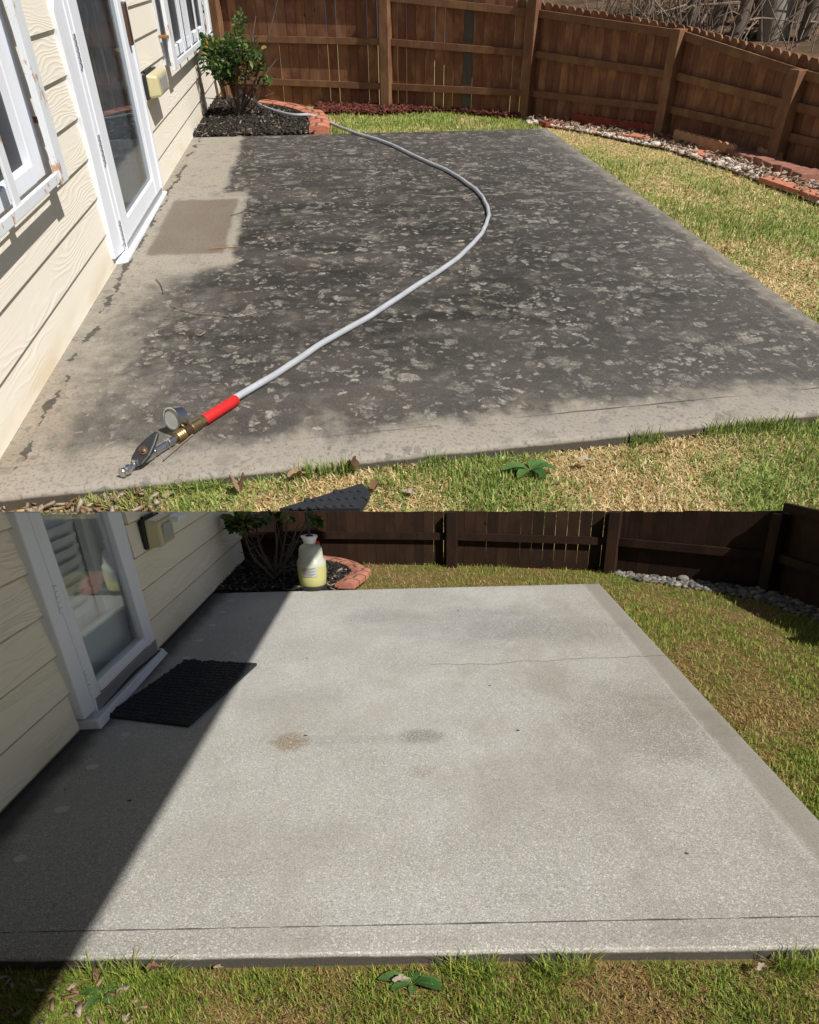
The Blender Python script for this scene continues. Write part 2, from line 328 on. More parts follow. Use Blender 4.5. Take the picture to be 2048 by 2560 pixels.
MT['alum'] = m_plain('dull_aluminium', (.55, .57, .60), .38, .8, .5, .1, 5); MT['alum2'] = m_plain('scuffed_grey_aluminium', (.30, .31, .33), .45, .6, .5, .15, 10)
MT['conc'] = m_plain('stained_foundation', (.45, .34, .2), .9, 0, .2, .3, 3, .4); MT['conc2'] = m_plain('grey_foundation', (.38, .33, .25), .9, 0, .2, .35, 8, .4)
MT['dark'] = m_plain('dark_room', (.012, .012, .014), .8); MT['screen'] = m_plain('insect_screen', (.035, .037, .045), .55, 0, .3, .2, 9)
MT['inner'] = m_plain('grey_inner_door', (.42, .47, .53), .5, 0, .3, .08, 2); MT['inner2'] = m_plain('white_inner_door', (.78, .82, .82), .5, 0, .3, .08, 4)
MT['slat'] = m_plain('white_blind_slats', (.78, .82, .82), .5, 0, .3, .06, 4)
MT['glass1'] = m_glass('door_glass', (.85, .9, .93), .7); MT['glass2'] = m_glass('clear_door_glass', (.95, .97, .97), .42)
MT['black'] = m_plain('black_plastic', (.018, .019, .022), .5, 0, .4, .2, 10); MT['rubber'] = m_plain('black_rubber', (.022, .024, .03), .7, 0, .3, .3, 12, .3)
MT['fence1'] = m_wood('brown_stained_cedar', (.145, .062, .038), (.32, .165, .088), 1.); MT['rail1'] = m_wood('brown_stained_rail', (.155, .075, .045), (.25, .14, .075), 1.4)
MT['grey_board'] = m_wood('grey_weathered_board', (.07, .06, .055), (.11, .10, .09), 1.)
MT['fence2'] = m_wood('shade_toned_cedar', (.018, .009, .005), (.040, .019, .010), 2.5)  # the same brown cedar, darkened in its colour to stand for shade
MT['hose'] = m_plain('grey_hose_jacket', (.36, .38, .42), .6, 0, .25, .35, 2.2); MT['red'] = m_plain('red_grip', (.52, .02, .022), .6, 0, .25, .3, 6)
MT['brass'] = m_plain('worn_brass', (.38, .28, .14), .45, 1, .5, .3, 9); MT['bronze'] = m_plain('dark_bronze', (.16, .10, .07), .4, .8, .5, .3, 9)
MT['chrome'] = m_plain('chrome', (.55, .55, .55), .32, 1, .5, .3, 14); MT['dial'] = m_plain('gauge_dial', (.36, .37, .37), .3, 0, .5, .1, 8)
MT['blade'] = m_blade('grass_blades')
MT['soil1'] = m_soil('thatch_and_soil', (.46, .35, .18), (.36, .33, .12), 1.); MT['soil2'] = m_soil('lawn_soil', (.20, .14, .06), (.12, .13, .035), 2.5)
MT['mulchb'] = m_soil('mulch_base', (.03, .025, .022), (.02, .017, .015), 3.)
MT['mulch'] = m_rnd('dark_bark_chips', [(0, (.012, .01, .01)), (.6, (.035, .028, .025)), (.9, (.09, .07, .055)), (1, (.36, .3, .24))])
MT['redm'] = m_rnd('red_bark_chips', [(0, (.035, .008, .006)), (.6, (.12, .025, .018)), (1, (.22, .07, .045))])
MT['rock'] = m_rnd('river_rocks', [(0, (.42, .36, .33)), (.3, (.66, .62, .58)), (.6, (.72, .60, .52)), (.8, (.58, .34, .22)), (1, (.26, .22, .2))], .8)
MT['rock2'] = m_rnd('grey_river_rocks', [(0, (.07, .07, .07)), (.5, (.19, .18, .17)), (.85, (.30, .27, .24)), (1, (.42, .40, .37))], .8)
MT['brick'] = m_brick('terracotta_edging', (.38, .13, .08), (.50, .21, .14), 1.); MT['brick2'] = m_brick('terracotta_brick_edging', (.34, .13, .085), (.46, .2, .14), 3.)
MT['brickd'] = m_brick('dark_red_edging', (.17, .035, .025), (.26, .06, .04), 1.); MT['brickt'] = m_brick('tan_edging', (.30, .16, .095), (.40, .23, .14), 1.)
MT['paver'] = m_brick('brown_red_paver', (.20, .085, .06), (.31, .15, .11), 1.2); MT['groove'] = m_plain('brick_joint', (.14, .07, .05), .9)
MT['leaf'] = m_rnd('rose_leaves', [(0, (.03, .085, .022)), (.45, (.075, .165, .038)), (.66, (.17, .24, .05)), (.84, (.38, .24, .06)), (1, (.40, .09, .04))], .45, .25, .4)
MT['bark'] = m_plain('shrub_bark', (.11, .08, .06), .85, 0, .2, .35, 12, .4); MT['trunk'] = m_plain('brown_tree_bark', (.13, .105, .09), .9, 0, .1, .4, 2, .6)
MT['pale'] = m_plain('pale_grey_bark', (.27, .255, .24), .9, 0, .1, .4, 2, .6)
MT['twig'] = m_plain('pale_twigs', (.21, .165, .135), .9, 0, .1, .4, 2)
MT['litter'] = m_soil('leaf_litter', (.17, .11, .07), (.08, .055, .035), .6)
MT['dleaf'] = m_rnd('dry_leaves', [(0, (.16, .085, .045)), (.5, (.34, .22, .13)), (1, (.52, .45, .38))], .7, .1)
MT['bits'] = m_rnd('straw_bits', [(0, (.09, .05, .03)), (.6, (.22, .15, .08)), (1, (.36, .28, .17))], .8)
MT['weed'] = m_rnd('broad_weed_leaf', [(0, (.05, .14, .03)), (1, (.14, .27, .08))], .5, .2)
MT['tank'] = m_plain('shade_toned_plastic', (.42, .44, .37), .4, 0, .4, .05, 8); MT['liquid'] = m_plain('yellow_mix_in_plastic', (.44, .42, .17), .4, 0, .4, .06, 8)  # white tank toned grey-olive, with shade put into its colour
MT['cap'] = m_plain('white_plastic', (.75, .76, .76), .4, 0, .4, .04, 8); MT['ink'] = m_plain('grey_print', (.16, .16, .15), .6)
MT['label'] = m_plain('sticker', (.36, .38, .36), .5, 0, .3, .04, 9); MT['redp'] = m_plain('red_plastic', (.6, .02, .02), .4)
MT['roof_or_shade_slab'] = m_plain('grey_roof_or_shade_slab', (.25, .25, .25), .8)
MT['amber'] = m_glass('yellowed_clear_cover', (.75, .70, .50), 1.2); MT['amberd'] = m_plain('yellowed_plastic', (.50, .45, .27), .35, 0, .5, .1, 5)
MT['cap_white'] = m_plain('outlet_white', (.55, .55, .52), .4)
# ------------------------------------------------------------------ mesh helper
LOC = {}
class MB:
    def __init__(s): s.v = []; s.f = []; s.r = []; s.cur = .5
    def add(s, vs_, fs):
        b = len(s.v); s.v += [tuple(map(float, q)) for q in vs_]; s.r += [s.cur]*len(vs_)
        s.f += [tuple(b + i for i in q) for q in fs]
    def box(s, lo, hi):
        x0, y0, z0 = lo; x1, y1, z1 = hi
        s.add([(x0,y0,z0),(x1,y0,z0),(x1,y1,z0),(x0,y1,z0),(x0,y0,z1),(x1,y0,z1),(x1,y1,z1),(x0,y1,z1)],
              [(3,2,1,0),(4,5,6,7),(0,1,5,4),(1,2,6,5),(2,3,7,6),(3,0,4,7)])
    def hexa(s, a, b):                    # two matching quads a (bottom/back) and b
        s.add(list(a) + list(b), [(3,2,1,0),(4,5,6,7),(0,1,5,4),(1,2,6,5),(2,3,7,6),(3,0,4,7)])
    def bar(s, p, q, w, h, up=(0, 0, 1)):  # rectangular bar from p to q
        p, q = np.array(p, float), np.array(q, float); d = q - p; d /= np.linalg.norm(d)
        u = np.array(up, float); a = np.cross(d, u); a /= np.linalg.norm(a); u = np.cross(a, d)
        c = [(-w/2, -h/2), (w/2, -h/2), (w/2, h/2), (-w/2, h/2)]
        s.hexa([p + a*i + u*j for i, j in c], [q + a*i + u*j for i, j in c])
    def prism(s, pts, off_):              # polygon extruded along a vector
        n = len(pts); off_ = np.array(off_, float); P = [np.array(q, float) for q in pts]
        s.add(P + [q + off_ for q in P], [tuple(range(n))[::-1], tuple(range(n, 2*n))] + [(i, (i+1) % n, n + (i+1) % n, n + i) for i in range(n)])
    def tube(s, pts, rad, n=8, caps=True):
        P = np.array(pts, float); m = len(P); rad = np.full(m, rad) if np.isscalar(rad) else np.array(rad)
        T = np.gradient(P, axis=0); T /= np.linalg.norm(T, axis=1)[:, None] + 1e-12
        u = np.cross(T[0], (0, 0, 1)); u = u if np.linalg.norm(u) > .05 else np.cross(T[0], (1, 0, 0)); u /= np.linalg.norm(u)
        vs_ = []
        for i in range(m):
            u = u - T[i]*(u@T[i]); u /= np.linalg.norm(u); w = np.cross(T[i], u)
            for k in range(n):
                a = 2*math.pi*k/n; vs_.append(P[i] + rad[i]*(math.cos(a)*u + math.sin(a)*w))
        fs = [(i*n + k, i*n + (k+1) % n, (i+1)*n + (k+1) % n, (i+1)*n + k) for i in range(m-1) for k in range(n)]
        if caps: fs += [tuple(range(n))[::-1], tuple(range((m-1)*n, m*n))]
        s.add(vs_, fs)
    def lathe(s, prof, base, axis=(0, 0, 1), n=20):   # profile [(r, t)]
        ax = np.array(axis, float); ax /= np.linalg.norm(ax); base = np.array(base, float)
        s.tube_prof(base, ax, prof, n)
    def tube_prof(s, base, ax, prof, n):
        u = np.cross(ax, (0, 0, 1)); u = u if np.linalg.norm(u) > .05 else np.cross(ax, (1, 0, 0)); u /= np.linalg.norm(u); w = np.cross(ax, u)
        vs_ = [base + ax*t + r*(math.cos(2*math.pi*k/n)*u + math.sin(2*math.pi*k/n)*w) for r, t in prof for k in range(n)]
        m = len(prof)
        fs = [(i*n + k, i*n + (k+1) % n, (i+1)*n + (k+1) % n, (i+1)*n + k) for i in range(m-1) for k in range(n)]
        fs += [tuple(range(n))[::-1], tuple(range((m-1)*n, m*n))]; s.add(vs_, fs)
    def build(s, name, mat, parent=None, S=2, smooth=False, bevel=0., fix=True):
        V = np.array(s.v, float)
        if parent is not None: V = V - LOC[parent.name]
        o = mesh_np(name, V, s.f, mat, np.array(s.r), smooth, fix)
        if parent is not None:
            o.parent = parent; LOC[o.name] = LOC[parent.name]
        else: o.matrix_world = MS[S]; LOC[o.name] = np.zeros(3)
        if bevel:
            b = o.modifiers.new('b', 'BEVEL'); b.width = bevel; b.segments = 2; b.limit_method = 'ANGLE'; b.angle_limit = R(40)
        return o
def mesh_np(name, V, faces, mat, rnd=None, smooth=False, fix=False, col=None):
    me = bpy.data.meshes.new(name)
    me.from_pydata([tuple(q) for q in V], [], faces) if not isinstance(faces, np.ndarray) else fill(me, V, faces)
    if rnd is not None:
        a = me.attributes.new('rnd', 'FLOAT', 'POINT'); a.data.foreach_set('value', np.asarray(rnd, np.float32))
    if col is not None:
        a = me.attributes.new('Col', 'FLOAT_COLOR', 'POINT'); a.data.foreach_set('color', np.asarray(col, np.float32).ravel())
    me.materials.append(MT[mat])
    if fix:
        import bmesh
        bm = bmesh.new(); bm.from_mesh(me); bmesh.ops.recalc_face_normals(bm, faces=bm.faces); bm.to_mesh(me); bm.free()
    if smooth: me.shade_smooth() if smooth is True else None
    o = bpy.data.objects.new(name, me); COL.objects.link(o)
    return o
def fill(me, V, Fc):                      # triangles as an array
    me.vertices.add(len(V)); me.vertices.foreach_set('co', np.asarray(V, np.float32).ravel())
    n = len(Fc); me.loops.add(n*3); me.loops.foreach_set('vertex_index', Fc.astype(np.int32).ravel())
    me.polygons.add(n); me.polygons.foreach_set('loop_start', np.arange(0, 3*n, 3, dtype=np.int32)); me.update(calc_edges=True)
def tag(o, label=None, cat=None, group=None, kind=None):
    for k, v in (('label', label), ('category', cat), ('group', group), ('kind', kind)):
        if v: o[k] = v
    return o
def thing(name, label, cat, S, loc, group=None):
    o = bpy.data.objects.new(name, None); COL.objects.link(o); o.empty_display_size = .1
    o.matrix_world = MS[S]@Matrix.Translation(Vector(loc)); LOC[o.name] = np.array(loc, float)
    return tag(o, label, cat, group)
def shade(o, ang=40):
    me = o.data; me.shade_smooth()
    try: me.set_sharp_from_angle(angle=R(ang))
    except Exception: pass
    return o
def spline(P, per=8):
    P = np.array(P, float); Q = np.vstack([2*P[0]-P[1], P, 2*P[-1]-P[-2]]); out = []
    for i in range(1, len(Q)-2):
        a, b, c, d = Q[i-1:i+3]
        for t in np.linspace(0, 1, per, endpoint=False):
            out.append(.5*((2*b) + (-a+c)*t + (2*a-5*b+4*c-d)*t*t + (-a+3*b-3*c+d)*t**3))
    out.append(P[-1]); return np.array(out)
# the sight plane along the top of the lower fence: the lower yard's walls end there
_n = np.cross(A[2]@ray(0, 1279), A[2]@ray(2048, 1279))
def ztop2(x, y): return H2 - (_n[0]*x + _n[1]*y)/_n[2]

# ------------------------------------------------------------------ the ground
def grid_sheet(name, mat, S, f, nu, nv, P, smooth=True):
    """sheet over a bilinear quad P (4 local xy corners), height f(x, y)"""
    u, v = np.meshgrid(np.linspace(0, 1, nu), np.linspace(0, 1, nv)); P = np.array(P, float)
    X = (1-u)*(1-v)*P[0, 0] + u*(1-v)*P[1, 0] + u*v*P[2, 0] + (1-u)*v*P[3, 0]
    Y = (1-u)*(1-v)*P[0, 1] + u*(1-v)*P[1, 1] + u*v*P[2, 1] + (1-u)*v*P[3, 1]
    V = np.stack([X, Y, f(X, Y)], -1).reshape(-1, 3)
    i = np.arange(nu*nv).reshape(nv, nu); a, b, c, d = i[:-1, :-1].ravel(), i[:-1, 1:].ravel(), i[1:, 1:].ravel(), i[1:, :-1].ravel()
    Fc = np.concatenate([np.stack([a, b, c], 1), np.stack([a, c, d], 1)])
    o = mesh_np(name, V, Fc, mat, np.full(len(V), .5), smooth); o.matrix_world = MS[S]; return o, X, Y
def lump(k, a):
    ph = rng.uniform(0, 6, 6)
    return lambda x, y: a*(np.sin(x*k + ph[0] + np.sin(y*k*.7))*.5 + np.sin(y*k*1.3 + ph[1] + x*.4*k)*.35 + np.sin((x+y)*k*2.1 + ph[2])*.2)
LZ1, LZ2 = -.14, -.042
s0, s1 = G(1, -1500, 1282)[:2], G(1, 3600, 1282)[:2]
l1 = lump(.9, .03); l2 = lump(2.6, .008)
sl_ = lambda x: s0[1] + (x - s0[0])*(s1[1] - s0[1])/(s1[0] - s0[0])
def lawn1z(x, y): return LZ1 + l1(x, y) - .25*np.clip((x - 7.5)/4, 0, 1)*np.clip((y-9)/6, 0, 1)*0
o, _, _ = grid_sheet('upper_lawn_ground', 'soil1', 1, lambda x, y: lawn1z(x, y), 120, 120, [(-14, sl_(-14)), (20, sl_(20)), (20, 60), (-14, 60)]); tag(o, kind='structure')
# earth bank dropping from the front of the upper lawn to the lower yard
mb = MB(); xs = np.linspace(-14, 20, 60); top = [(x, sl_(x), lawn1z(x, sl_(x)) + .0) for x in xs]
inv = np.linalg.inv(np.array(M1))
bot = []
for p in top:
    w = np.array(M1)@np.array([*p, 1.]); w = np.array([w[0], max(w[1]-.1, 6.95), -.06, 1.]); bot.append((inv@w)[:3])
n = len(xs); mb.add(top + bot, [(i, i+1, n+i+1, n+i) for i in range(n-1)])
tag(mb.build('earth_bank', 'soil1', S=1), kind='structure')
o, _, _ = grid_sheet('lower_lawn_ground', 'soil2', 2, lambda x, y: LZ2 + l2(x, y), 110, 90, [(-9, -5), (11, -5), (11, 7.0), (-9, 7.0)]); tag(o, kind='structure')
o, _, _ = grid_sheet('ground', 'soil2', 2, lambda x, y: -.35 + x*0, 4, 4, [(-300, -300), (300, -300), (300, 300), (-300, 300)]); tag(o, kind='structure')

def patio(name, mat, S, P, depth, bev, nn=90):
    P = np.array(P, float); n4 = P
    u, v = np.meshgrid(np.linspace(0, 1, nn), np.linspace(0, 1, nn))
    X = (1-u)*(1-v)*P[0, 0] + u*(1-v)*P[1, 0] + u*v*P[2, 0] + (1-u)*v*P[3, 0]
    Y = (1-u)*(1-v)*P[0, 1] + u*(1-v)*P[1, 1] + u*v*P[2, 1] + (1-u)*v*P[3, 1]
    V = [np.stack([X, Y, X*0], -1).reshape(-1, 3)]; i = np.arange(nn*nn).reshape(nn, nn)
    loop = np.concatenate([i[0, :-1], i[:-1, -1], i[-1, :0:-1], i[:0:-1, 0]]); L = V[0][loop]
    nl = len(loop); prev, nxt = np.roll(L, 1, 0), np.roll(L, -1, 0); t = nxt - prev; nrm = np.stack([t[:, 1], -t[:, 0], t[:, 2]*0], 1); nrm /= np.linalg.norm(nrm, axis=1)[:, None]
    wob_ = np.sin(np.arange(nl)*.9)*.06 + rng.normal(0, .05, nl)
    rings = []
    for a in (30, 60, 90): rings.append(L + nrm*(bev*math.sin(R(a))*(1 + wob_))[:, None] - np.array([0, 0, 1])*bev*(1 - math.cos(R(a))))
    rings.append(L + nrm*bev*(1 + wob_*2)[:, None] - np.array([0, 0, depth]))
    V = np.concatenate(V + rings); fs = []
    a, b, c, d = i[:-1, :-1].ravel(), i[:-1, 1:].ravel(), i[1:, 1:].ravel(), i[1:, :-1].ravel()
    fs += [np.stack([a, b, c], 1), np.stack([a, c, d], 1)]
    ids = [loop] + [nn*nn + k*nl + np.arange(nl) for k in range(4)]
    for q, r_ in zip(ids[:-1], ids[1:]):
        q2, r2 = np.roll(q, -1), np.roll(r_, -1); fs += [np.stack([q, r_, r2], 1), np.stack([q, r2, q2], 1)]
    o = mesh_np(name, V, np.concatenate(fs), mat, None, True)
    me = o.data; uvl = me.uv_layers.new(name='ed')
    def dist(p0, p1): d_ = (p1-p0)/np.linalg.norm(p1-p0); return np.maximum(0, d_[0]*(V[:, 1]-p0[1]) - d_[1]*(V[:, 0]-p0[0]))
    dn, dr = dist(P[0], P[1]), dist(P[1], P[2])
    li = np.zeros(len(me.loops), np.int32); me.loops.foreach_get('vertex_index', li)
    uvl.data.foreach_set('uv', np.stack([dn[li], dr[li]], 1).astype(np.float32).ravel())
    o.matrix_world = MS[S]; return tag(o, kind='structure')
PA1 = [(-3.5, 6.98), (6.45, 8.18), (6.46, 27.5), (-3.5, 27.4)]
PA2 = [(-1.52, 1.50), (1.325, 1.51), (1.325, 5.49), (-1.52, 5.44)]
patio('stained_patio', 'patio1', 1, PA1, .35, .05) if MT.setdefault('patio1', m_patio_dirty()) else 0
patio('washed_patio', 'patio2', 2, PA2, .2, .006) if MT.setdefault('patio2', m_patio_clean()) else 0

# ------------------------------------------------------------------ grass
def inpoly(x, y, P):
    P = np.array(P); r = np.zeros(x.shape, bool); j = len(P)-1
    for i in range(len(P)):
        xi, yi, xj, yj = *P[i], *P[j]
        r ^= ((yi > y) != (yj > y)) & (x < (xj-xi)*(y-yi)/(yj-yi+1e-12) + xi); j = i
    return r
def vnoise(x, y, seed):
    r = np.random.default_rng(seed); g = r.random((64, 64)); xi, yi = np.floor(x).astype(int), np.floor(y).astype(int); fx, fy = x-xi, y-yi
    fx, fy = fx*fx*(3-2*fx), fy*fy*(3-2*fy); q = lambda a, b: g[a % 64, b % 64]
    return (q(xi, yi)*(1-fx) + q(xi+1, yi)*fx)*(1-fy) + (q(xi, yi+1)*(1-fx) + q(xi+1, yi+1)*fx)*fy
GREEN = np.array([(.15, .25, .05), (.22, .32, .07), (.30, .38, .10), (.40, .43, .13)]); STRAW = np.array([(.62, .47, .24), (.52, .36, .17), (.72, .60, .33), (.40, .25, .11), (.76, .66, .40)])
def grass(name, S, n, accept, box, zf, h, w, k, gfrac, seed, fall=None, dim=1., green=GREEN, straw=STRAW, con=2.0):
    r = np.random.default_rng(seed); xs, ys = [], []; got = 0
    while got < n:
        x = r.uniform(box[0], box[1], n*2); y = r.uniform(box[2], box[3], n*2); a = accept(x, y)
        if fall: a &= r.random(len(x)) < np.minimum(1, (fall/np.maximum(np.hypot(x, y), .1))**2)
        xs.append(x[a]); ys.append(y[a]); got += a.sum()
    x, y = np.concatenate(xs)[:n], np.concatenate(ys)[:n]
    t = .55*vnoise(x*k, y*k*.7, seed) + .3*vnoise(x*k*3.1, y*k*2.2, seed+1) + .15*vnoise(x*k*9, y*k*7, seed+2)
    isg = r.random(n) < np.clip((t - .5)*con + gfrac, .03, .95)
    up = np.where(isg, r.uniform(.2, 1., n), r.uniform(.02, .5, n)); up *= .6 + .8*vnoise(x*k*2.3, y*k*1.7, seed+5)
    L = h*np.where(isg, r.uniform(.6, 1.35, n), r.uniform(.5, 1.3, n)); az = r.uniform(0, 2*math.pi, n)
    lean = np.sqrt(np.maximum(.05, 1 - np.minimum(up, .98)**2)); dx, dy = np.cos(az)*lean*.8, np.sin(az)*lean*.8
    sx, sy = -np.sin(az)*w, np.cos(az)*w
    fac = np.where(r.random(n) < .5, 1, .3)          # some blades turned edge-on to the sky
    z = zf(x, y); B = np.stack([x, y, z-.01*h], 1); side = np.stack([sx, sy, fac*0], 1)*r.uniform(.6, 1.3, n)[:, None]
    up = np.minimum(up, 1.)
    mid = B + np.stack([dx*.4, dy*.4, up*.62], 1)*L[:, None]; tip = B + np.stack([dx, dy, up*.9], 1)*L[:, None]
    V = np.stack([B-side, B+side, mid-side*.75, mid+side*.75, tip], 1).reshape(-1, 3)
    b = np.arange(n)*5; Fc = np.concatenate([np.stack([b, b+1, b+3], 1), np.stack([b, b+3, b+2], 1), np.stack([b+2, b+3, b+4], 1)])
    cg = green[r.integers(0, len(green), n)]; cs = straw[r.integers(0, len(straw), n)]
    C = np.where(isg[:, None], cg, cs)*r.uniform(.7, 1.2, n)[:, None]*dim
    C = np.concatenate([C, np.ones((n, 1))], 1)
    C5 = np.repeat(C[:, None, :], 5, 1); C5 = C5.reshape(-1, 4)
    o = mesh_np(name, V, Fc, 'blade', None, False, False, C5); o.matrix_world = MS[S]; return tag(o, kind='stuff')
ROCK_LO = [(1320, 300), (1336, 297), (1518, 330), (1677, 360), (1842, 418), (2060, 495)]
ROCK_UP = [(2060, 460), (2026, 445), (1831, 385), (1650, 332), (1496, 300), (1320, 283)]
rock_poly = [tuple(G(1, *p)[:2]) for p in ROCK_LO + ROCK_UP]
lawn_edge = [tuple(G(1, *p)[:2]) for p in ROCK_LO[1:]]
FB1 = [G(1, *p)[:2] for p in ((575, 243), (973, 262), (1321, 282), (1663, 329), (1951, 397))]
FB1.append(FB1[-1] + (FB1[-1]-FB1[-2])*1.0); FB1 = np.array(FB1)
BED1 = [(-3.5, 27.42), (-.1, 27.42), (-.12, 30.9), (-.7, 32.6), (-1.6, 33.6), (-2.6, 34.9), (-3.5, 35.6)]
front1 = lambda x, y: (y > sl_(x) + .03) & (y < 6.95 + (x+3.5)*.1205 - .03)
right_poly = [(6.48, 5.5), (9.5, 5.5)] + [(10.9, 16.0)] + lawn_edge[::-1] + [(6.3, 29.6), (6.48, 27.5)]
back_poly = [(-.05, 27.5), (6.5, 27.55), (6.4, 30.5), (2.4, 32.9), (-2.9, 35.6), (-.3, 32.4), (0.3, 30.8)]
grass('grass_in_front_of_stained_patio', 1, 60000, lambda x, y: front1(x, y) & (x > -2.0 + .5*np.sin(y*7)), (-3.3, 7, 6, 8.3), lawn1z, .115, .007, .75, .30, 11, con=1.7)
grass('grass_beside_stained_patio', 1, 120000, lambda x, y: inpoly(x, y, right_poly), (6.4, 14, 5.5, 30.5), lawn1z, .11, .010, .42, .22, 21, fall=12, con=1.6)
grass('grass_behind_stained_patio', 1, 26000, lambda x, y: inpoly(x, y, back_poly), (-3, 7, 27, 36), lawn1z, .12, .012, .42, .36, 31)
# taller tufts along the slab
grass('grass_tufts_at_stained_patio_edge', 1, 1500, lambda x, y: front1(x, y) & (y > 6.85 + (x+3.5)*.1205) & (vnoise(x*2.2, y*0, 5) > .66) & (x > -2), (-3, 7, 6.5, 8.4), lawn1z, .19, .0055, .3, 1.3, 41)
lz2 = lambda x, y: LZ2 + l2(x, y)
def right2(x, y): return (x > 1.345) & (y > 1) & ~((y > 6.3))
FB2 = np.array([G(2, *p)[:2] for p in ((575, 1394), (1133, 1402), (1529, 1418), (1928, 1463))]); FB2 = np.vstack([FB2, FB2[-1] + np.array([.35, -1.9])])
fpoly2 = [tuple(p) for p in FB2] + [(2.6, 1), (1.345, 1), (1.345, 5.5), (-.45, 5.5), (-.5, 6.0), (-.8, 6.6)]
rock2 = [tuple(G(2, *p)[:2]) for p in ((1530, 1424), (1600, 1440), (1760, 1462), (1900, 1486), (2060, 1540), (2060, 1515), (1928, 1466), (1760, 1436), (1560, 1414))]
G2 = GREEN*np.array([.92, .92, .6]); S2 = STRAW*np.array([.66, .60, .46])
grass('grass_in_front_of_washed_patio', 2, 76000, lambda x, y: (y < 1.475) & (y > 1.15), (-1.25, 1.9, 1.15, 1.48), lz2, .030, .0014, 4.2, .30, 51, green=G2, straw=S2)
grass('grass_beside_washed_patio', 2, 95000, lambda x, y: inpoly(x, y, fpoly2) & ~inpoly(x, y, rock2), (-1, 3, 1, 6.8), lz2, .040, .0022, 1.9, .34, 61, fall=3., green=G2, straw=S2)
grass('grass_tufts_at_washed_patio_edge', 2, 900, lambda x, y: (y > 1.42) & (vnoise(x*8, y*0, 3) > .55), (-.9, 1.2, 1.42, 1.478), lz2, .085, .0014, 2, 1.3, 71, green=G2, straw=S2)

# ------------------------------------------------------------------ loose stuff: chips and pebbles
def chips(name, S, mat, n, accept, box, zf, size, seed, layers=1., flat=.35):
    r = np.random.default_rng(seed); x = r.uniform(box[0], box[1], n*8); y = r.uniform(box[2], box[3], n*8); a = accept(x, y); x, y = x[a][:n], y[a][:n]; n = len(x)
    L = size*r.uniform(.5, 1.5, n); Wd = L*r.uniform(.18, .4, n); T = L*.08
    az = r.uniform(0, 2*math.pi, n); el = r.normal(0, flat, n); ro = r.normal(0, flat, n)
    d = np.stack([np.cos(az)*np.cos(el), np.sin(az)*np.cos(el), np.sin(el)], 1); s_ = np.stack([-np.sin(az)*np.cos(ro), np.cos(az)*np.cos(ro), np.sin(ro)], 1); u = np.cross(d, s_)
    c = np.stack([x, y, zf(x, y) + size*layers*r.uniform(0, .6, n)], 1)
    V = np.stack([c + d*(L*i*.5)[:, None] + s_*(Wd*j*.5)[:, None] + u*(T*k)[:, None] for k in (-1, 1) for i, j in ((-1, -.6), (1, -1), (.8, 1), (-.9, .8))], 1).reshape(-1, 3)
    q = np.array([(0,2,1),(0,3,2),(4,5,6),(4,6,7),(0,1,5),(0,5,4),(1,2,6),(1,6,5),(2,3,7),(2,7,6),(3,0,4),(3,4,7)])
    Fc = (q[None] + (np.arange(n)*8)[:, None, None]).reshape(-1, 3)
    o = mesh_np(name, V, Fc, mat, np.repeat(r.random(n), 8)); o.matrix_world = MS[S]; return tag(o, kind='stuff')
def pebbles(name, S, mat, n, poly, zf, size, seed, stretch=1.3):
    import bmesh
    bm = bmesh.new(); bmesh.ops.create_icosphere(bm, subdivisions=2, radius=1); bm.verts.ensure_lookup_table()
    pv = np.array([v.co for v in bm.verts]); pf = np.array([[v.index for v in f.verts] for f in bm.faces]); bm.free()
    P = np.array(poly); r = np.random.default_rng(seed); x = r.uniform(P[:, 0].min(), P[:, 0].max(), n*12); y = r.uniform(P[:, 1].min(), P[:, 1].max(), n*12); a = inpoly(x, y, P); x, y = x[a][:n], y[a][:n]; n = len(x)
    s_ = size*r.lognormal(0, .3, n); az = r.uniform(0, 6.28, n); ex, ey, ez = r.uniform(.8, 1.35, n), r.uniform(.6, 1, n)*stretch, r.uniform(.4, .7, n)
    Q = pv[None]*np.stack([ex, ey, ez], 1)[:, None]*s_[:, None, None]*(1 + r.normal(0, .06, (n, len(pv), 1)))
    ca, sa = np.cos(az)[:, None], np.sin(az)[:, None]; X = Q[..., 0]*ca - Q[..., 1]*sa; Y = Q[..., 0]*sa + Q[..., 1]*ca
    V = np.stack([X + x[:, None], Y + y[:, None], Q[..., 2] + (zf(x, y) + s_*r.uniform(.1, .7, n))[:, None]], -1).reshape(-1, 3)
    Fc = (pf[None] + (np.arange(n)*len(pv))[:, None, None]).reshape(-1, 3)
    o = mesh_np(name, V, Fc, mat, np.repeat(r.random(n), len(pv)), True); o.matrix_world = MS[S]; return tag(o, kind='stuff')
def flat_poly(name, S, mat, poly, z, th=.03):
    mb = MB(); mb.prism([(x, y, z-th) for x, y in poly], (0, 0, th)); return tag(mb.build(name, mat, S=S), kind='structure')
flat_poly('mulch_bed_ground', 1, 'mulchb', BED1, -.02, .1)
chips('dark_bark_mulch', 1, 'mulch', 8500, lambda x, y: inpoly(x, y, BED1), (-3.5, 0, 27.4, 35.6), lambda x, y: x*0, .115, 5)
redp = [tuple(G(1, *p)[:2]) for p in ((742, 258), (800, 272), (960, 276), (1110, 270), (1300, 286), (1310, 281), (1100, 268), (973, 262), (742, 250))]
chips('red_bark_mulch', 1, 'redm', 2600, lambda x, y: inpoly(x, y, redp), (0, 7, 28, 36), lambda x, y: lawn1z(x, y) + .05, .15, 6)
pebbles('white_river_rocks', 1, 'rock', 9000, rock_poly, lambda x, y: lawn1z(x, y) + .045, .034, 8, 1.6)
pebbles('grey_river_rocks', 2, 'rock2', 2000, rock2, lz2, .014, 9, 1.2)
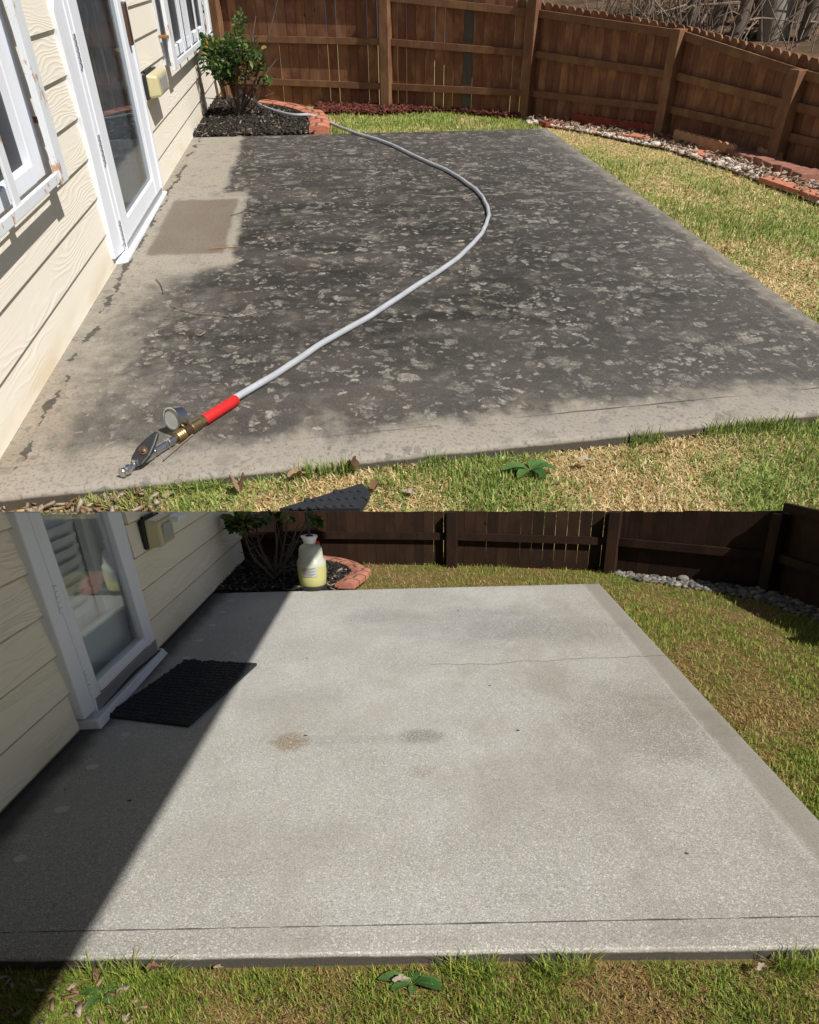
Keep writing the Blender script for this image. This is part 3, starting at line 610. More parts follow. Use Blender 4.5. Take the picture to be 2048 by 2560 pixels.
BED2 = [(-1.5, 5.46), (-.6, 5.49), (-.46, 5.95), (-.55, 6.3), (-.8, 6.6), (-1.5, 6.75)]
chips('leaf_debris', 1, 'dleaf', 700, lambda x, y: inpoly(x, y, rock_poly), (6, 12, 17, 31), lambda x, y: lawn1z(x, y) + .09, .12, 77)
flat_poly('lower_mulch_bed_ground', 2, 'mulchb', BED2, -.01, .04)
chips('black_bark_mulch', 2, 'mulch', 3000, lambda x, y: inpoly(x, y, BED2), (-1.5, -.4, 5.4, 6.8), lambda x, y: x*0 - .008, .05, 15)
chips('bark_litter', 1, 'dleaf', 240, lambda x, y: front1(x, y) & (x < -1.7), (-3.3, -1.5, 6.3, 7.4), lambda x, y: lawn1z(x, y) + .0, .10, 25)
chips('thatch', 2, 'bits', 1500, lambda x, y: (y < 1.47), (-1.1, 1.1, 1.16, 1.47), lambda x, y: lz2(x, y) + .002, .013, 88)
chips('dark_bark_litter', 2, 'dleaf', 160, lambda x, y: (y < 1.46), (-1.2, -.7, 1.2, 1.47), lambda x, y: lz2(x, y), .03, 26)

# ------------------------------------------------------------------ houses
def cut_boards(mb, x, z0, dz, nb, y0, y1, ops, proud, thick, ztop=None, jig=0):
    """lap boards on the wall plane; ops = openings (ya, yb, za, zb)"""
    for b in range(nb):
        za, zb = z0 + b*dz, z0 + (b+1)*dz + dz*.06
        segs = [(y0, y1, za, zb)]
        for (oa, ob, ca, cb) in ops:
            new = []
            for (a, c, p, q) in segs:
                if ob <= a or oa >= c or cb <= p or ca >= q: new.append((a, c, p, q)); continue
                if a < oa: new.append((a, oa, p, q))
                if ob < c: new.append((ob, c, p, q))
                if p < ca: new.append((max(a, oa), min(c, ob), p, ca))
                if cb < q: new.append((max(a, oa), min(c, ob), cb, q))
            segs = new
        mb.cur = random.random()
        for (a, c, p, q) in segs:
            def X(z): return x + proud*(1 - (z - za)/(zb - za))
            if ztop:
                ta, tc = ztop(a), ztop(c)
                if ta <= p and tc <= p: continue
                if tc < q or ta < q:          # the board runs up to the sloping top of the wall
                    def ycut(z): return a + (c-a)*(ta - z)/(ta - tc)
                    pts = [(a, p), (min(c, ycut(p)) if tc < p else c, p)]
                    if tc >= p: pts.append((c, min(tc, q)))
                    if ta > q and tc < q: pts.append((min(c, ycut(q)), q))
                    pts.append((a, min(ta, q)))
                    P = [(X(z), y, z) for y, z in pts]
                    mb.prism(P, (-thick, 0, 0)); continue
            mb.hexa([(X(p), a, p), (X(p), c, p), (x - thick, c, p), (x - thick, a, p)], [(X(q), a, q), (X(q), c, q), (x - thick, c, q), (x - thick, a, q)])
def wq(S, pts, x):     # pixel quad on a wall-parallel plane
    return [W(S, *p, x) for p in pts]
def slab(mb, S, pts, x, dx): mb.prism(wq(S, pts, x), (dx, 0, 0))

# upper house -------------------------------------------------------
XW = -3.40
h1 = thing('house', 'cream lap-sided house with glass storm door beside the stained patio', 'house', 1, (-3.4, 16, 0))
YD0, YD1 = 14.86, 20.1
mb = MB(); cut_boards(mb, XW - .032, .0, .4425, 17, 6.4, 41.0, [(YD0, YD1, -1, 5.0), (8.6, 12.4, 1.5, 4.2), (24.5, 35.4, 1.6, 4.2)], .036, .12)
mb.build('siding', 'siding1', h1, 1)
mb = MB(); mb.box((-3.75, 6.4, -.6), (-3.46, 43.2, .02)); mb.build('foundation', 'conc', h1, 1)
mb = MB(); mb.box((-3.62, 40.98, .02), (XW + .05, 43.6, 7.6)); mb.build('corner_trim', 'white1', h1, 1)
mb = MB(); mb.box((-15, 6.5, -.6), (-3.7, YD0+.3, 7.5)); mb.box((-15, YD1-.3, -.6), (-3.7, 43.0, 7.5)); mb.box((-15, YD0+.3, -.6), (-6.2, YD1-.3, 7.5)); mb.box((-6.2, YD0+.3, 5), (-3.7, YD1-.3, 7.5)); mb.build('wall', 'dark', h1, 1)
mb = MB(); mb.prism([(-16, 5.8, 7.55), (-2.6, 5.8, 7.55), (-9.3, 5.8, 10.5)], (0, 38.5, 0)); mb.build('roof_or_shade_slab', 'roof_or_shade_slab', h1, 1)
# storm door: leaf, frame, glass, kick plate, sill, hinges
xf = XW + .05
mb = MB()
slab(mb, 1, [(133, -60), (133, 22), (226, 380), (289, 648), (314, 624), (247, 380), (160, 22), (139, -60)], xf, -.14)
door = mb.build('door', 'white1', h1, 1, bevel=.012)
mb = MB(); zz = 5.0
mb.box((xf-.10, 15.52, .02), (xf+.03, 16.1, zz)); mb.box((xf-.10, 19.42, .02), (xf+.03, 20.05, zz)); mb.box((xf-.11, 16.1, .10), (xf+.02, 19.42, .36)); mb.build('leaf_frame', 'white1', door, 1, bevel=.015)
for lo_, hi_ in (((xf-.02, 15.3, .15), (xf+.015, 15.50, zz)), ((xf-.06, 20.06, .1), (xf+.06, 20.26, zz))):
    mb = MB(); mb.box(lo_, hi_); mb.build('jamb_stop', 'white1', door, 1, bevel=.01)
mb = MB(); mb.box((xf-.08, 15.5, -.0), (xf-.06, 15.53, zz)); mb.box((xf-.05, 16.1, .33), (xf-.04, 19.42, .365)); mb.build('gasket', 'black', door, 1)
mb = MB(); mb.box((xf-.045, 16.08, .35), (xf-.03, 19.44, zz)); mb.build('glass', 'glass1', door, 1)
mb = MB(); mb.box((xf-.09, 15.54, -.0), (xf+.05, 20.04, .125)); mb.build('kick_plate', 'alum', door, 1, bevel=.01)
mb = MB(); mb.hexa([(-3.5, 14.7, -.0), (xf+.13, 14.9, -.0), (xf+.11, 20.3, -.0), (-3.5, 20.3, -.0)], [(-3.5, 14.7, .05), (xf+.12, 14.9, .05), (xf+.09, 20.3, .03), (-3.5, 20.3, .03)]); mb.build('sill', 'white2', door, 1, bevel=.01)
for z in (.28, 1.33, 2.4):
    mb = MB()
    for k in range(6): mb.box((xf+.0, 15.36, z - .18 + k*.06), (xf+.035, 15.46, z - .18 + k*.06 + .052))
    mb.build('hinge', 'alum', door, 1)
mb = MB(); mb.box((xf+.02, 19.75, 2.2), (xf+.10, 19.95, 2.75)); mb.build('handle', 'bronze', door, 1, bevel=.02)
mb = MB(); mb.box((-3.70, 17.25, .05), (-3.60, 20.3, zz)); mb.box((-3.6, 17.25, .05), (-3.57, 17.7, zz)); mb.box((-3.6, 18.7, .05), (-3.57, 19.1, zz)); mb.box((-3.6, 17.7, .05), (-3.58, 18.7, .7)); mb.build('inner_door', 'inner', door, 1, bevel=.01)
mb = MB(); mb.box((-3.57, 17.35, 2.2), (-3.52, 17.65, 2.45)); mb.build('deadbolt', 'alum', door, 1, bevel=.03)
# windows with security bars
def window(S, h, ya, yb, za, zb, x, bars, mull, t, first):
    mb = MB(); fr = t*1.2
    mb.box((x-.1, ya, za), (x+.03, ya+fr, zb)); mb.box((x-.1, yb-fr, za), (x+.03, yb, zb)); mb.box((x-.1, ya+fr, za), (x+.04, yb-fr, za+.10*t/.3)); mb.box((x-.1, ya+fr, zb-.1), (x+.03, yb-fr, zb))
    for m_ in mull: mb.box((x-.09, m_-fr*.8, za+.1*t/.3), (x+.035, m_+fr*.8, zb-.1))
    w = mb.build('window', 'white1', h, S, bevel=.012)
    mb = MB(); mb.box((x-.10, ya+fr, za+.05), (x-.07, yb-fr, zb-.05)); mb.build('pane', 'screen', w, S)
    xb = x + .17
    mb = MB(); mb.box((xb, ya-.1, za-.05), (xb+.05, yb+.1, za+.05)); mb.box((xb, ya-.1, zb-.05), (xb+.05, yb+.1, zb+.05))
    mb.box((xb-.02, ya-.12, za-.08), (xb+.06, ya+t*.9, zb+.1)); mb.box((xb-.02, yb-t*.5, za-.08), (xb+.06, yb+.12, zb+.1))
    for q in bars: mb.box((xb+.005, q-.11, za+.04), (xb+.04, q+.11, zb-.04))
    b = mb.build('security_bars', 'bars', w, S, bevel=.008)
    for z in (za+.45, zb-.6):
        for y_ in (ya-.25, yb+.02):
            mb = MB(); mb.box((x-.02, y_+.06, z), (xb+.04, y_+.19, z+.05)); mb.build('bracket', 'rust', w, S, bevel=.01)
    return w
window(1, h1, 24.6, 35.2, 1.60, 4.2, XW + .0, (27.2, 29.0, 30.9, 32.6, 34.2), (29.6,), .62, True)
window(1, h1, 8.7, 12.3, 1.52, 4.2, XW + .0, (10.2,), (), .5, False)

# lower house -------------------------------------------------------
XV = -1.48
h2 = thing('house', 'cream lap-sided house in shade with glass storm door over the black mat', 'house', 2, (-1.48, 3.4, 0))
zt = lambda y: float(ztop2(XV, y))
YE0, YE1 = 2.95, 4.0
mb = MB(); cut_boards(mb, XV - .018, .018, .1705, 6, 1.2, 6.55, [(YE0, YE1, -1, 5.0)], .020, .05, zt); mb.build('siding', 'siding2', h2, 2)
mb = MB(); mb.box((-1.62, .6, -.2), (XV - .02, 6.55, .016)); mb.build('foundation', 'conc2', h2, 2)
mb = MB()
for a, c in ((1.2, YE0 + .05), (YE1 - .05, 6.5)):
    mb.prism([(-1.55, a, -.2), (-1.55, c, -.2), (-1.55, c, zt(c) - .08), (-1.55, a, zt(a) - .08)], (-.6, 0, 0))
mb.prism([(-2.3, YE0+.05, -.2), (-2.3, YE1-.05, -.2), (-2.3, YE1-.05, ztop2(-2.3, YE1)), (-2.3, YE0+.05, ztop2(-2.3, YE0))], (-.25, 0, 0)); mb.build('wall', 'dark', h2, 2)
xg = XV + .018; sl2 = lambda y: zt(y) + .0
def vstrip(mb, ya, yb, yla, ylb, z0, x, dx):   # upright strip whose top follows the wall top
    def top(y0, y1): return zt(y1)
    mb.prism([(x, ya, z0), (x, yb, z0), (x, ylb, zt(ylb)), (x, yla, zt(yla))], (dx, 0, 0))
mb = MB(); vstrip(mb, 2.965, 3.09, 2.83, 2.925, .06, xg+.012, -.06); door2 = mb.build('door', 'white2', h2, 2, bevel=.006)
mb = MB(); vstrip(mb, 3.10, 3.19, 2.93, 3.03, .035, xg+.012, -.045); vstrip(mb, 3.86, 3.985, 3.69, 3.86, .09, xg+.012, -.045)
mb.hexa([(xg-.04, 3.19, .105), (xg+.012, 3.19, .105), (xg+.012, 3.86, .105), (xg-.04, 3.86, .105)], [(xg-.04, 3.19, .155), (xg+.004, 3.19, .155), (xg+.004, 3.86, .155), (xg-.04, 3.86, .155)])
mb.build('leaf_frame', 'white2', door2, 2, bevel=.006)
mb = MB(); vstrip(mb, 3.155, 3.87, 2.99, 3.72, .15, xg-.014, -.005); mb.build('glass', 'glass2', door2, 2)
mb = MB(); vstrip(mb, 3.084, 3.10, 2.915, 2.931, .04, xg-.02, -.02); mb.build('gasket', 'black', door2, 2)
mb = MB(); mb.box((xg-.035, 3.105, .035), (xg+.016, 3.985, .104)); mb.build('kick_plate', 'alum2', door2, 2, bevel=.003)
mb = MB(); mb.hexa([(-1.55, 2.99, -.002), (xg+.055, 3.0, -.002), (xg+.045, 4.06, -.002), (-1.55, 4.06, -.002)], [(-1.55, 2.99, .045), (xg+.05, 3.0, .045), (xg+.02, 4.06, .03), (-1.55, 4.06, .03)]); mb.build('sill', 'white2', door2, 2, bevel=.006)
mb = MB(); mb.prism([(xg+.02, 3.15, .046), (xg+.02, 3.6, .060), (xg+.02, 4.02, .034), (xg+.02, 4.0, .028), (xg+.02, 3.6, .044)], (-.03, 0, 0)); mb.build('sweep', 'black', door2, 2)
for z, y in ((.19, 3.055), (.57, 2.975)):
    mb = MB()
    for k in range(5): mb.box((xg+.0, y, z + k*.022 - .05), (xg+.016, y+.03, z + k*.022 - .031))
    mb.build('hinge', 'white2', door2, 2)
mb = MB(); xi = -1.57
mb.prism([(xi, 2.98, .03), (xi, 4.02, .03), (xi, 4.02, .30), (xi, 2.98, .30)], (-.04, 0, 0))
mb.prism([(xi, 3.72, .30), (xi, 4.02, .30), (xi, 3.95, ztop2(xi, 3.95)-.01), (xi, 3.66, ztop2(xi, 3.66)-.01)], (-.04, 0, 0)); mb.box((xi-.0, 2.98, .30), (xi+.025, 3.75, .335)); mb.prism([(xi-.055, 2.8, .03), (xi-.055, 4.02, .03), (xi-.055, 4.02, ztop2(xi, 4.02)-.01), (xi-.055, 2.8, ztop2(xi, 2.8)-.01)], (-.02, 0, 0)); mb.build('inner_door', 'inner2', door2, 2, bevel=.006)
mb = MB()
for k in range(8):
    z = .36 + k*.052; mb.hexa([(xi-.05, 2.9, z), (xi-.047, 2.9, z+.002), (xi-.047, 3.64 - k*.004, z+.002), (xi-.05, 3.64 - k*.004, z)], [(xi-.02, 2.9, z+.060), (xi-.017, 2.9, z+.061), (xi-.017, 3.64 - k*.004, z+.061), (xi-.02, 3.64 - k*.004, z+.060)])
mb.build('blind', 'slat', door2, 2)
q = W(2, 436, 1296, XV + .04)
mb = MB(); mb.box((XV-.01, q[1]-.02, q[2]-.02), (XV+.07, q[1]+.16, q[2]+.012)); mb.build('window_sill', 'white2', h2, 2, bevel=.004)

# weatherproof outlet covers
def outlet(S, ya, yb, za, zb, x, d, label):
    t = thing('outlet_cover', label, 'outlet cover', S, (x, (ya+yb)/2, (za+zb)/2), 'outdoor outlet covers')
    w, hh = yb-ya, zb-za
    mb = MB(); mb.box((x, ya, za), (x+d*.22, yb, zb)); mb.build('back_plate', 'black', t, S, bevel=d*.06)
    mb = MB(); mb.hexa([(x+d*.22, ya+w*.03, za+hh*.02), (x+d*.22, yb-w*.02, za+hh*.02), (x+d*.22, yb-w*.02, zb-hh*.02), (x+d*.22, ya+w*.03, zb-hh*.02)],
                       [(x+d, ya+w*.1, za+hh*.08), (x+d, yb-w*.05, za+hh*.08), (x+d*.93, yb-w*.05, zb-hh*.10), (x+d*.93, ya+w*.1, zb-hh*.10)])
    mb.build('clear_cover', 'amberd', t, S, bevel=d*.12)
    mb = MB(); mb.box((x+d*.985, ya+w*.25, za+hh*.2), (x+d*1.01, yb-w*.2, zb-hh*.24)); mb.build('socket', 'dial', t, S, bevel=d*.05)
    mb = MB(); mb.tube([(x+d*.1, ya+w*.1, zb+hh*.03), (x+d*.1, yb-w*.3, zb+hh*.03)], d*.08, 8); mb.build('hinge', 'black', t, S)
outlet(1, 20.95, 22.6, 1.36, 1.73, XW - .0, .30, 'yellowed weatherproof outlet cover on sunlit cream siding')
outlet(2, 4.16, 4.45, .545, .70, XV, .10, 'grey weatherproof outlet cover on shaded siding beside the blinds door')

# ------------------------------------------------------------------ fences
def fence(S, pts, label, post_w, bays, rails, ztop, zbase, mats, gap, thick, rail_h, dog, zpost, odd=None):
    t = thing('fence', label, 'fence', S, (*pts[1], 0))
    tow = -np.array([0, 1.])
    for i in range(len(pts)-1):
        a, b = np.array(pts[i]), np.array(pts[i+1]); L = np.linalg.norm(b-a); d = (b-a)/L; nn_ = np.array([d[1], -d[0]])   # normal facing the yard
        if nn_@np.array([-pts[1][0], -20]) < 0 and i == 0: pass
        n = bays[i]; wd = L/n; mb = MB()
        for k in range(n):
            if odd and odd == (i, k): continue
            gp = gap*random.uniform(.3, 1.6)*(1. if i < 2 else .5); p = a + d*(k*wd + gp/2); q = a + d*((k+1)*wd - gp/2)
            off_ = -nn_*thick*.2; z0 = zbase + random.uniform(-.02, .02)*rail_h/.14; j = random.uniform(-.012, .012)*rail_h/.14
            zt0, zt1 = ztop(i, *p) + j, ztop(i, *q) + j; mb.cur = random.random()
            c = min(wd*.22, .07*rail_h/.14); pq = (q-p)/np.linalg.norm(q-p)
            if dog:
                poly = [(*p, z0), (*q, z0), (*q, zt1-c), (*(q-pq*c), zt1), (*(p+pq*c), zt0), (*p, zt0-c)]
            else: poly = [(*p, z0), (*q, z0), (*q, zt1), (*p, zt0)]
            mb.prism([np.array(v) + np.array([*off_, 0]) for v in poly], (*(-nn_*thick), 0))
        mb.build('picket_panel', mats[0], t, S)
        if odd and odd[0] == i:
            k = odd[1]; mb = MB(); p = a + d*(k*wd + gap/2); q = a + d*((k+1)*wd - gap/2)
            mb.prism([(*p, zbase), (*q, zbase), (*q, ztop(i, *q)), (*p, ztop(i, *p))], (*(-nn_*thick), 0)); tag(mb.build('picket', 'grey_board', t, S), 'grey weathered replacement picket')
        for z in rails(i):
            if z is None: continue
            mb = MB(); mb.cur = random.random()
            za, zb = (z, z) if np.isscalar(z) else z
            m_ = nn_*thick*1.2
            if za + rail_h/2 > ztop(i, *a) and zb + rail_h/2 > ztop(i, *b): continue
            mb.bar((*(a+m_), za), (*(b+m_), zb), thick*2, rail_h); mb.build('rail', mats[1], t, S)
    for i, p in enumerate(pts):
        mb = MB(); mb.cur = random.random(); p = np.array(p); dd = (pts[min(i+1, len(pts)-1)] - np.array(pts[max(i-1, 0)])); dd = np.array(dd)/np.linalg.norm(dd); nn_ = np.array([dd[1], -dd[0]])
        c = p + nn_*post_w*.55; zt_ = zpost(i, *c)
        cs = [c + dd*post_w/2*s_ + nn_*post_w/2*u for s_, u in ((-1, -1), (1, -1), (1, 1), (-1, 1))]
        mb.prism([(*q, zbase - .1) for q in cs], (0, 0, zt_ - zbase + .1)) if True else 0
        mb.build('post', mats[1], t, S, bevel=post_w*.04)
zf_top = [3.1, 3.0, 2.35, 2.02, 1.72, 1.5]
def top1(i, x, y):
    a, b = FB1[i], FB1[i+1]; t = np.clip(((np.array([x, y])-a)@(b-a))/((b-a)@(b-a)), 0, 1); return zf_top[i]*(1-t) + zf_top[i+1]*t
rl = [[(2.5, 2.45), (1.45, 1.45), (.44, .44)], [(2.4, 2.12), (1.45, 1.30), (.44, .45)], [(2.12, 1.86), (1.30, 1.12), (.45, .47)], [(1.86, 1.45), (1.12, .93), (.47, .42)], [(1.45, 1.2), (.93, .8), (.42, .35)]]
fence(1, FB1, 'tall brown stained picket fence with rails around the stained patio yard', .30, [17, 15, 18, 15, 13], lambda i: rl[i], top1, -.14, ('fence1', 'rail1'), .024, .045, .15, True,
      lambda i, x, y: [3.0, 3.0, 2.9, 1.97, 1.53, 1.3][i], odd=(1, 8))
def top2(i, x, y): return float(ztop2(x, y))
fence(2, FB2, 'shade-darkened brown picket fence behind the washed patio and its grey rocks', .085, [24, 14, 12, 10], lambda i: [.20, .52], top2, -.04, ('fence2', 'fence2'), .003, .016, .055, False, lambda i, x, y: float(ztop2(x, y)) - .012*(i > 2))

# ------------------------------------------------------------------ shrubs
def shrub(S, base, k, label, crown, nl, stems, leaf, zmax=None, seed=3):
    r = np.random.default_rng(seed); t = thing('shrub', label, 'shrub', S, base)
    base = np.array(base, float); mb = MB(); tips = []
    for tx, ty, tz in stems:
        end = np.array([tx, ty, tz]); midp = base*.45 + end*.55 + r.normal(0, .05*k, 3) + np.array([0, 0, -.06*k]); st = base + np.array([*r.normal(0, .04*k, 2), 0])
        P = spline([st, st*.6 + midp*.4 + np.array([0, 0, .0]), midp, end], 5)
        if zmax: P = P[[p[2] < zmax(p[0], p[1]) for p in P]]
        if len(P) < 3: continue
        mb.tube(P, np.linspace(.035*k, .012*k, len(P)), 6); tips.append(P)
        for _ in range(4):
            i = r.integers(len(P)//2, len(P)); e = P[i] + r.normal(0, .22*k, 3) + np.array([0, 0, .12*k])
            if zmax and e[2] > zmax(e[0], e[1]): continue
            mb.tube([P[i], (P[i]+e)/2 + r.normal(0, .03*k, 3), e], [.010*k, .008*k, .004*k], 5)
    shade(mb.build('stems', 'bark', t, S))
    V, Fc, rn = [], [], []
    nblob = len(crown); wts = np.array([c[6] for c in crown]); wts = wts/wts.sum(); cnt = 0; tries = 0
    while cnt < nl and tries < nl*6:
        tries += 1
        c = crown[r.choice(nblob, p=wts)]; d = r.normal(0, 1, 3); d /= np.linalg.norm(d); rad = r.random()**.45
        p = np.array(c[:3]) + d*rad*np.array(c[3:6])
        if vnoise(np.array([p[0]/k*2.4 + 9]), np.array([(p[1]*.4 + p[2])/k*2.4]), seed)[0] < .47: continue
        if zmax and p[2] > zmax(p[0], p[1]) - leaf*.5: continue
        cnt += 1; L = leaf*r.uniform(.55, 1.25); w = L*r.uniform(.5, .66)
        dr = r.normal(0, 1, 3)*np.array([1, 1, .55]) + d*.5; dr /= np.linalg.norm(dr); sd_ = np.cross(dr, r.normal(0, .5, 3) + np.array([0, 0, 1.])); sd_ /= np.linalg.norm(sd_); up = np.cross(sd_, dr)
        b = len(V); cup = .14*L
        V += [p, p + dr*L*.3 + sd_*w*.45 + up*cup, p + dr*L*.7 + sd_*w*.38 + up*cup, p + dr*L, p + dr*L*.7 - sd_*w*.38 + up*cup, p + dr*L*.3 - sd_*w*.45 + up*cup, p + dr*L*.5]
        Fc += [(b, b+1, b+6), (b+1, b+2, b+6), (b+2, b+3, b+6), (b+3, b+4, b+6), (b+4, b+5, b+6), (b+5, b, b+6)]
        hgt = (d[2]*rad + 1)*.5; q = np.clip(r.normal(.32, .24) + .5*max(0, hgt-.55) + (.35 if r.random() < .07 else 0), 0, 1); rn += [q]*7
    V = np.array(V) - LOC[t.name]
    o = mesh_np('foliage', V, np.array(Fc), 'leaf', np.array(rn), True); o.parent = t
b1 = G(1, 600, 292); Y1 = b1[1]
def P1(px, py, dy=0.): return AT(1, px, py, Y1 + dy)
def crown(px, py, rx, ry, dy, w):
    c = P1(px, py, dy); s_ = np.linalg.norm(P1(px+100, py) - P1(px, py))/100; sz = abs(P1(px, py+50)[2] - P1(px, py)[2])/50
    return (*c, rx*s_, rx*s_*1.5, ry*sz, w)
shrub(1, b1, 1.35, 'leafy green rose shrub with bronze tips in dark mulch at the sunlit house corner',
      [crown(645, 60, 62, 40, .1, 1.3), crown(655, 110, 52, 55, .3, 1.8), crown(612, 120, 55, 50, -.3, 1.6), crown(548, 150, 52, 46, -.2, 1.3), crown(575, 185, 40, 30, .3, .6), crown(530, 125, 24, 26, 0, .35), crown(655, 180, 36, 36, -.2, .5), crown(690, 95, 22, 40, .1, .5), crown(520, 110, 24, 30, .2, .3)],
      1350, [P1(640, 40, .2), P1(672, 90, -.3), P1(690, 150, .2), P1(600, 90, -.2), P1(560, 110, .4), P1(525, 150, -.1), P1(545, 185, -.4), P1(630, 130, .5), P1(665, 190, -.4)], .165, seed=5)
b2 = G(2, 690, 1447); Y2 = b2[1]
def P2(px, py, dy=0.): return AT(2, px, py, Y2 + dy)
def crown2(px, py, rx, ry, dy, w):
    c = P2(px, py, dy); s_ = np.linalg.norm(P2(px+50, py) - P2(px, py))/50; return (*c, rx*s_, rx*s_, ry*s_, w)
shrub(2, b2, .42, 'shaded green shrub with bare lower stems in black mulch behind the white sprayer',
      [crown2(610, 1290, 50, 28, 0, 1.2), crown2(660, 1275, 60, 30, .1, 1.2), crown2(740, 1270, 50, 34, .1, 1.), crown2(600, 1312, 36, 16, -.1, .6), crown2(790, 1300, 14, 18, 0, .25)],
      420, [P2(600, 1300), P2(640, 1285, .1), P2(680, 1270, -.1), P2(725, 1275, .1), P2(770, 1290), P2(575, 1290, .1), P2(745, 1310, -.1)], .062, ztop2, seed=8)

# ------------------------------------------------------------------ hose with gauge and valve
hp = [(587, 1001), (693, 933), (809, 857), (925, 790), (1041, 715), (1143, 646), (1190, 600), (1213, 567), (1221, 534), (1212, 502), (1184, 470), (1129, 432), (1061, 401), (967, 357), (886, 331), (821, 306), (777, 288), (724, 286), (659, 266), (602, 233)]
RH = .036
t = thing('pressure_hose', 'grey pressure hose with red grip, gauge and valve snaking over the stained patio', 'hose', 1, G(1, 925, 790))
path = [G(1, x, y, RH if y > 315 else (.19 if 280 < y < 292 else .06)) for x, y in hp]; path[0][2] = .055
hpath = spline(path, 10); hpath[8:-3, 0] += .006*np.sin(np.arange(len(hpath)-11)*.37) + .004*np.sin(np.arange(len(hpath)-11)*.9 + 1)
mb = MB(); mb.tube(hpath, RH, 12); shade(mb.build('hose', 'hose', t, 1))
ax0, ax1 = G(1, 588, 1001, .055), G(1, 303, 1183, .055); dv = (ax1 - ax0); LA = np.linalg.norm(dv); dv /= LA
def along(px, py): 
    q = G(1, px, py, .055); return float((q-ax0)@dv)
def lat(name, mat, prof, n=20, sm=True):
    mb = MB(); mb.lathe([(r_*.55, s_) for r_, s_ in prof], ax0, dv, n); o = mb.build(name, mat, t, 1)
    if sm: shade(o, 35)
    return o
s_red = along(507, 1050); s_b1 = along(482, 1066); s_br = along(462, 1080); s_b2 = along(446, 1090); s_c1 = along(418, 1108); s_c2 = along(390, 1127); s_v = along(352, 1152); s_n = along(325, 1170); s_e = LA
lat('grip', 'red', [(.085, -.02), (.1, 0), (.1, s_red-.02), (.088, s_red)])
lat('hex_nut', 'brass', [(.085, s_red), (.085, s_red + (s_b1-s_red)*.4)], 6, False)
rr = np.linspace(s_red + (s_b1-s_red)*.4, s_b1 + .06, 9); lat('coupler', 'brass', [(.098 if k % 2 else .088, q) for k, q in enumerate(rr)])
lat('tee', 'bronze', [(.082, s_b1+.06), (.082, s_br+.03)])
rr = np.linspace(s_br+.03, s_b2+.05, 9); lat('coupler', 'brass', [(.108 if k % 2 else .097, q) for k, q in enumerate(rr)])
lat('adapter', 'chrome', [(.05, s_b2+.05), (.05, s_b2+.1), (.072, s_b2+.1), (.072, s_b2+.16), (.05, s_b2+.17)])
lat('hex_nut', 'chrome', [(.055, s_b2+.17), (.086, s_b2+.19), (.086, s_c1+.02), (.055, s_c1+.03)], 6, False)
lat('adapter', 'chrome', [(.066, s_c1+.03), (.066, s_c2-.02), (.072, s_c2-.02), (.072, s_c2+.02), (.05, s_c2+.03)])
lat('valve_body', 'chrome', [(.055, s_c2+.03), (.078, s_c2+.06), (.082, (s_c2+s_v)/2), (.078, s_v-.03), (.055, s_v)])
lat('hex_nut', 'chrome', [(.055, s_v), (.084, s_v+.01), (.084, s_v+.09), (.05, s_v+.1)], 6, False)
lat('end_fitting', 'chrome', [(.045, s_v+.1), (.05, s_n), (.08, s_n+.01), (.08, s_n+.06), (.066, s_n+.07), (.066, s_n+.10), (.082, s_n+.11), (.082, s_e-.02), (.07, s_e)])
vc = ax0 + dv*((s_c2+s_v)/2); sidev = np.cross(dv, (0, 0, 1)); upv = np.array([0, 0, 1.]); nrm = upv*.75 + np.array([0, -1, 0])*.62; nrm /= np.linalg.norm(nrm)
ev = dv - nrm*(dv@nrm); ev /= np.linalg.norm(ev); fv = np.cross(nrm, ev)
mb = MB(); mb.tube([vc, vc + nrm*.11], .025, 10); mb.build('valve_stem', 'bronze', t, 1)
hc = vc + nrm*.085
oct_ = [(-.27, .04), (-.27, -.04), (-.12, -.11), (.03, -.15), (.17, -.13), (.26, -.06), (.26, .06), (.17, .13), (.03, .15), (-.12, .11)]
mb = MB(); mb.prism([hc + ev*a*.78 + fv*b*.50 for a, b in oct_], nrm*.045); mb.build('valve_handle', 'black', t, 1, bevel=.015)
mb = MB(); mb.lathe([(.044, 0), (.044, .01), (.024, .012), (.024, .022), (.012, .026)], hc + nrm*.045 + ev*.02, nrm, 16); shade(mb.build('valve_screw', 'bronze', t, 1))
gt = ax0 + dv*(s_b1 + .12); gx = G(1, 440, 1066); 
gc = AT(1, 441, 1045, gt[1] + .10); gd = np.array([-.5, -.83, .22]); gd /= np.linalg.norm(gd)
mb = MB(); mb.tube(spline([gt, (gt+gc)/2 + np.array([0, .02, -.02]), gc], 5), .024, 10); shade(mb.build('gauge_stem', 'brass', t, 1))
mb = MB(); mb.lathe([(.085, -.08), (.10, -.07), (.10, .045), (.108, .05), (.108, .075), (.095, .08), (.095, .066), (.01, .064)], gc, gd, 32); o = shade(mb.build('gauge', 'chrome', t, 1), 35)
mb = MB(); mb.lathe([(.094, .0675), (.02, .0685)], gc, gd, 32); mb.build('gauge_dial', 'dial', o, 1)

# ------------------------------------------------------------------ drain pipe and downspout at the house corner
pp = [AT(1, 572, 190, 37.6), AT(1, 580, 205, 37.2), AT(1, 597, 232, 36), AT(1, 606, 250, 35)]
P = spline(pp, 14); rad = .16*(1 + .14*np.sin(np.arange(len(P))*1.6))
mb = MB(); mb.tube(P, rad, 14); o = shade(mb.build('drain_pipe', 'black', S=1), 60); tag(o, 'black corrugated drain pipe behind the rose shrub at the house corner', 'drain pipe')
mb = MB(); q = AT(2, 694, 1300, 6.35); mb.box((q[0]-.025, q[1]-.03, 0), (q[0]+.035, q[1]+.03, float(ztop2(q[0], q[1])))); tag(mb.build('downspout', 'fence2', S=2, bevel=.006), 'dark downspout rising behind the shaded shrub', 'downspout')

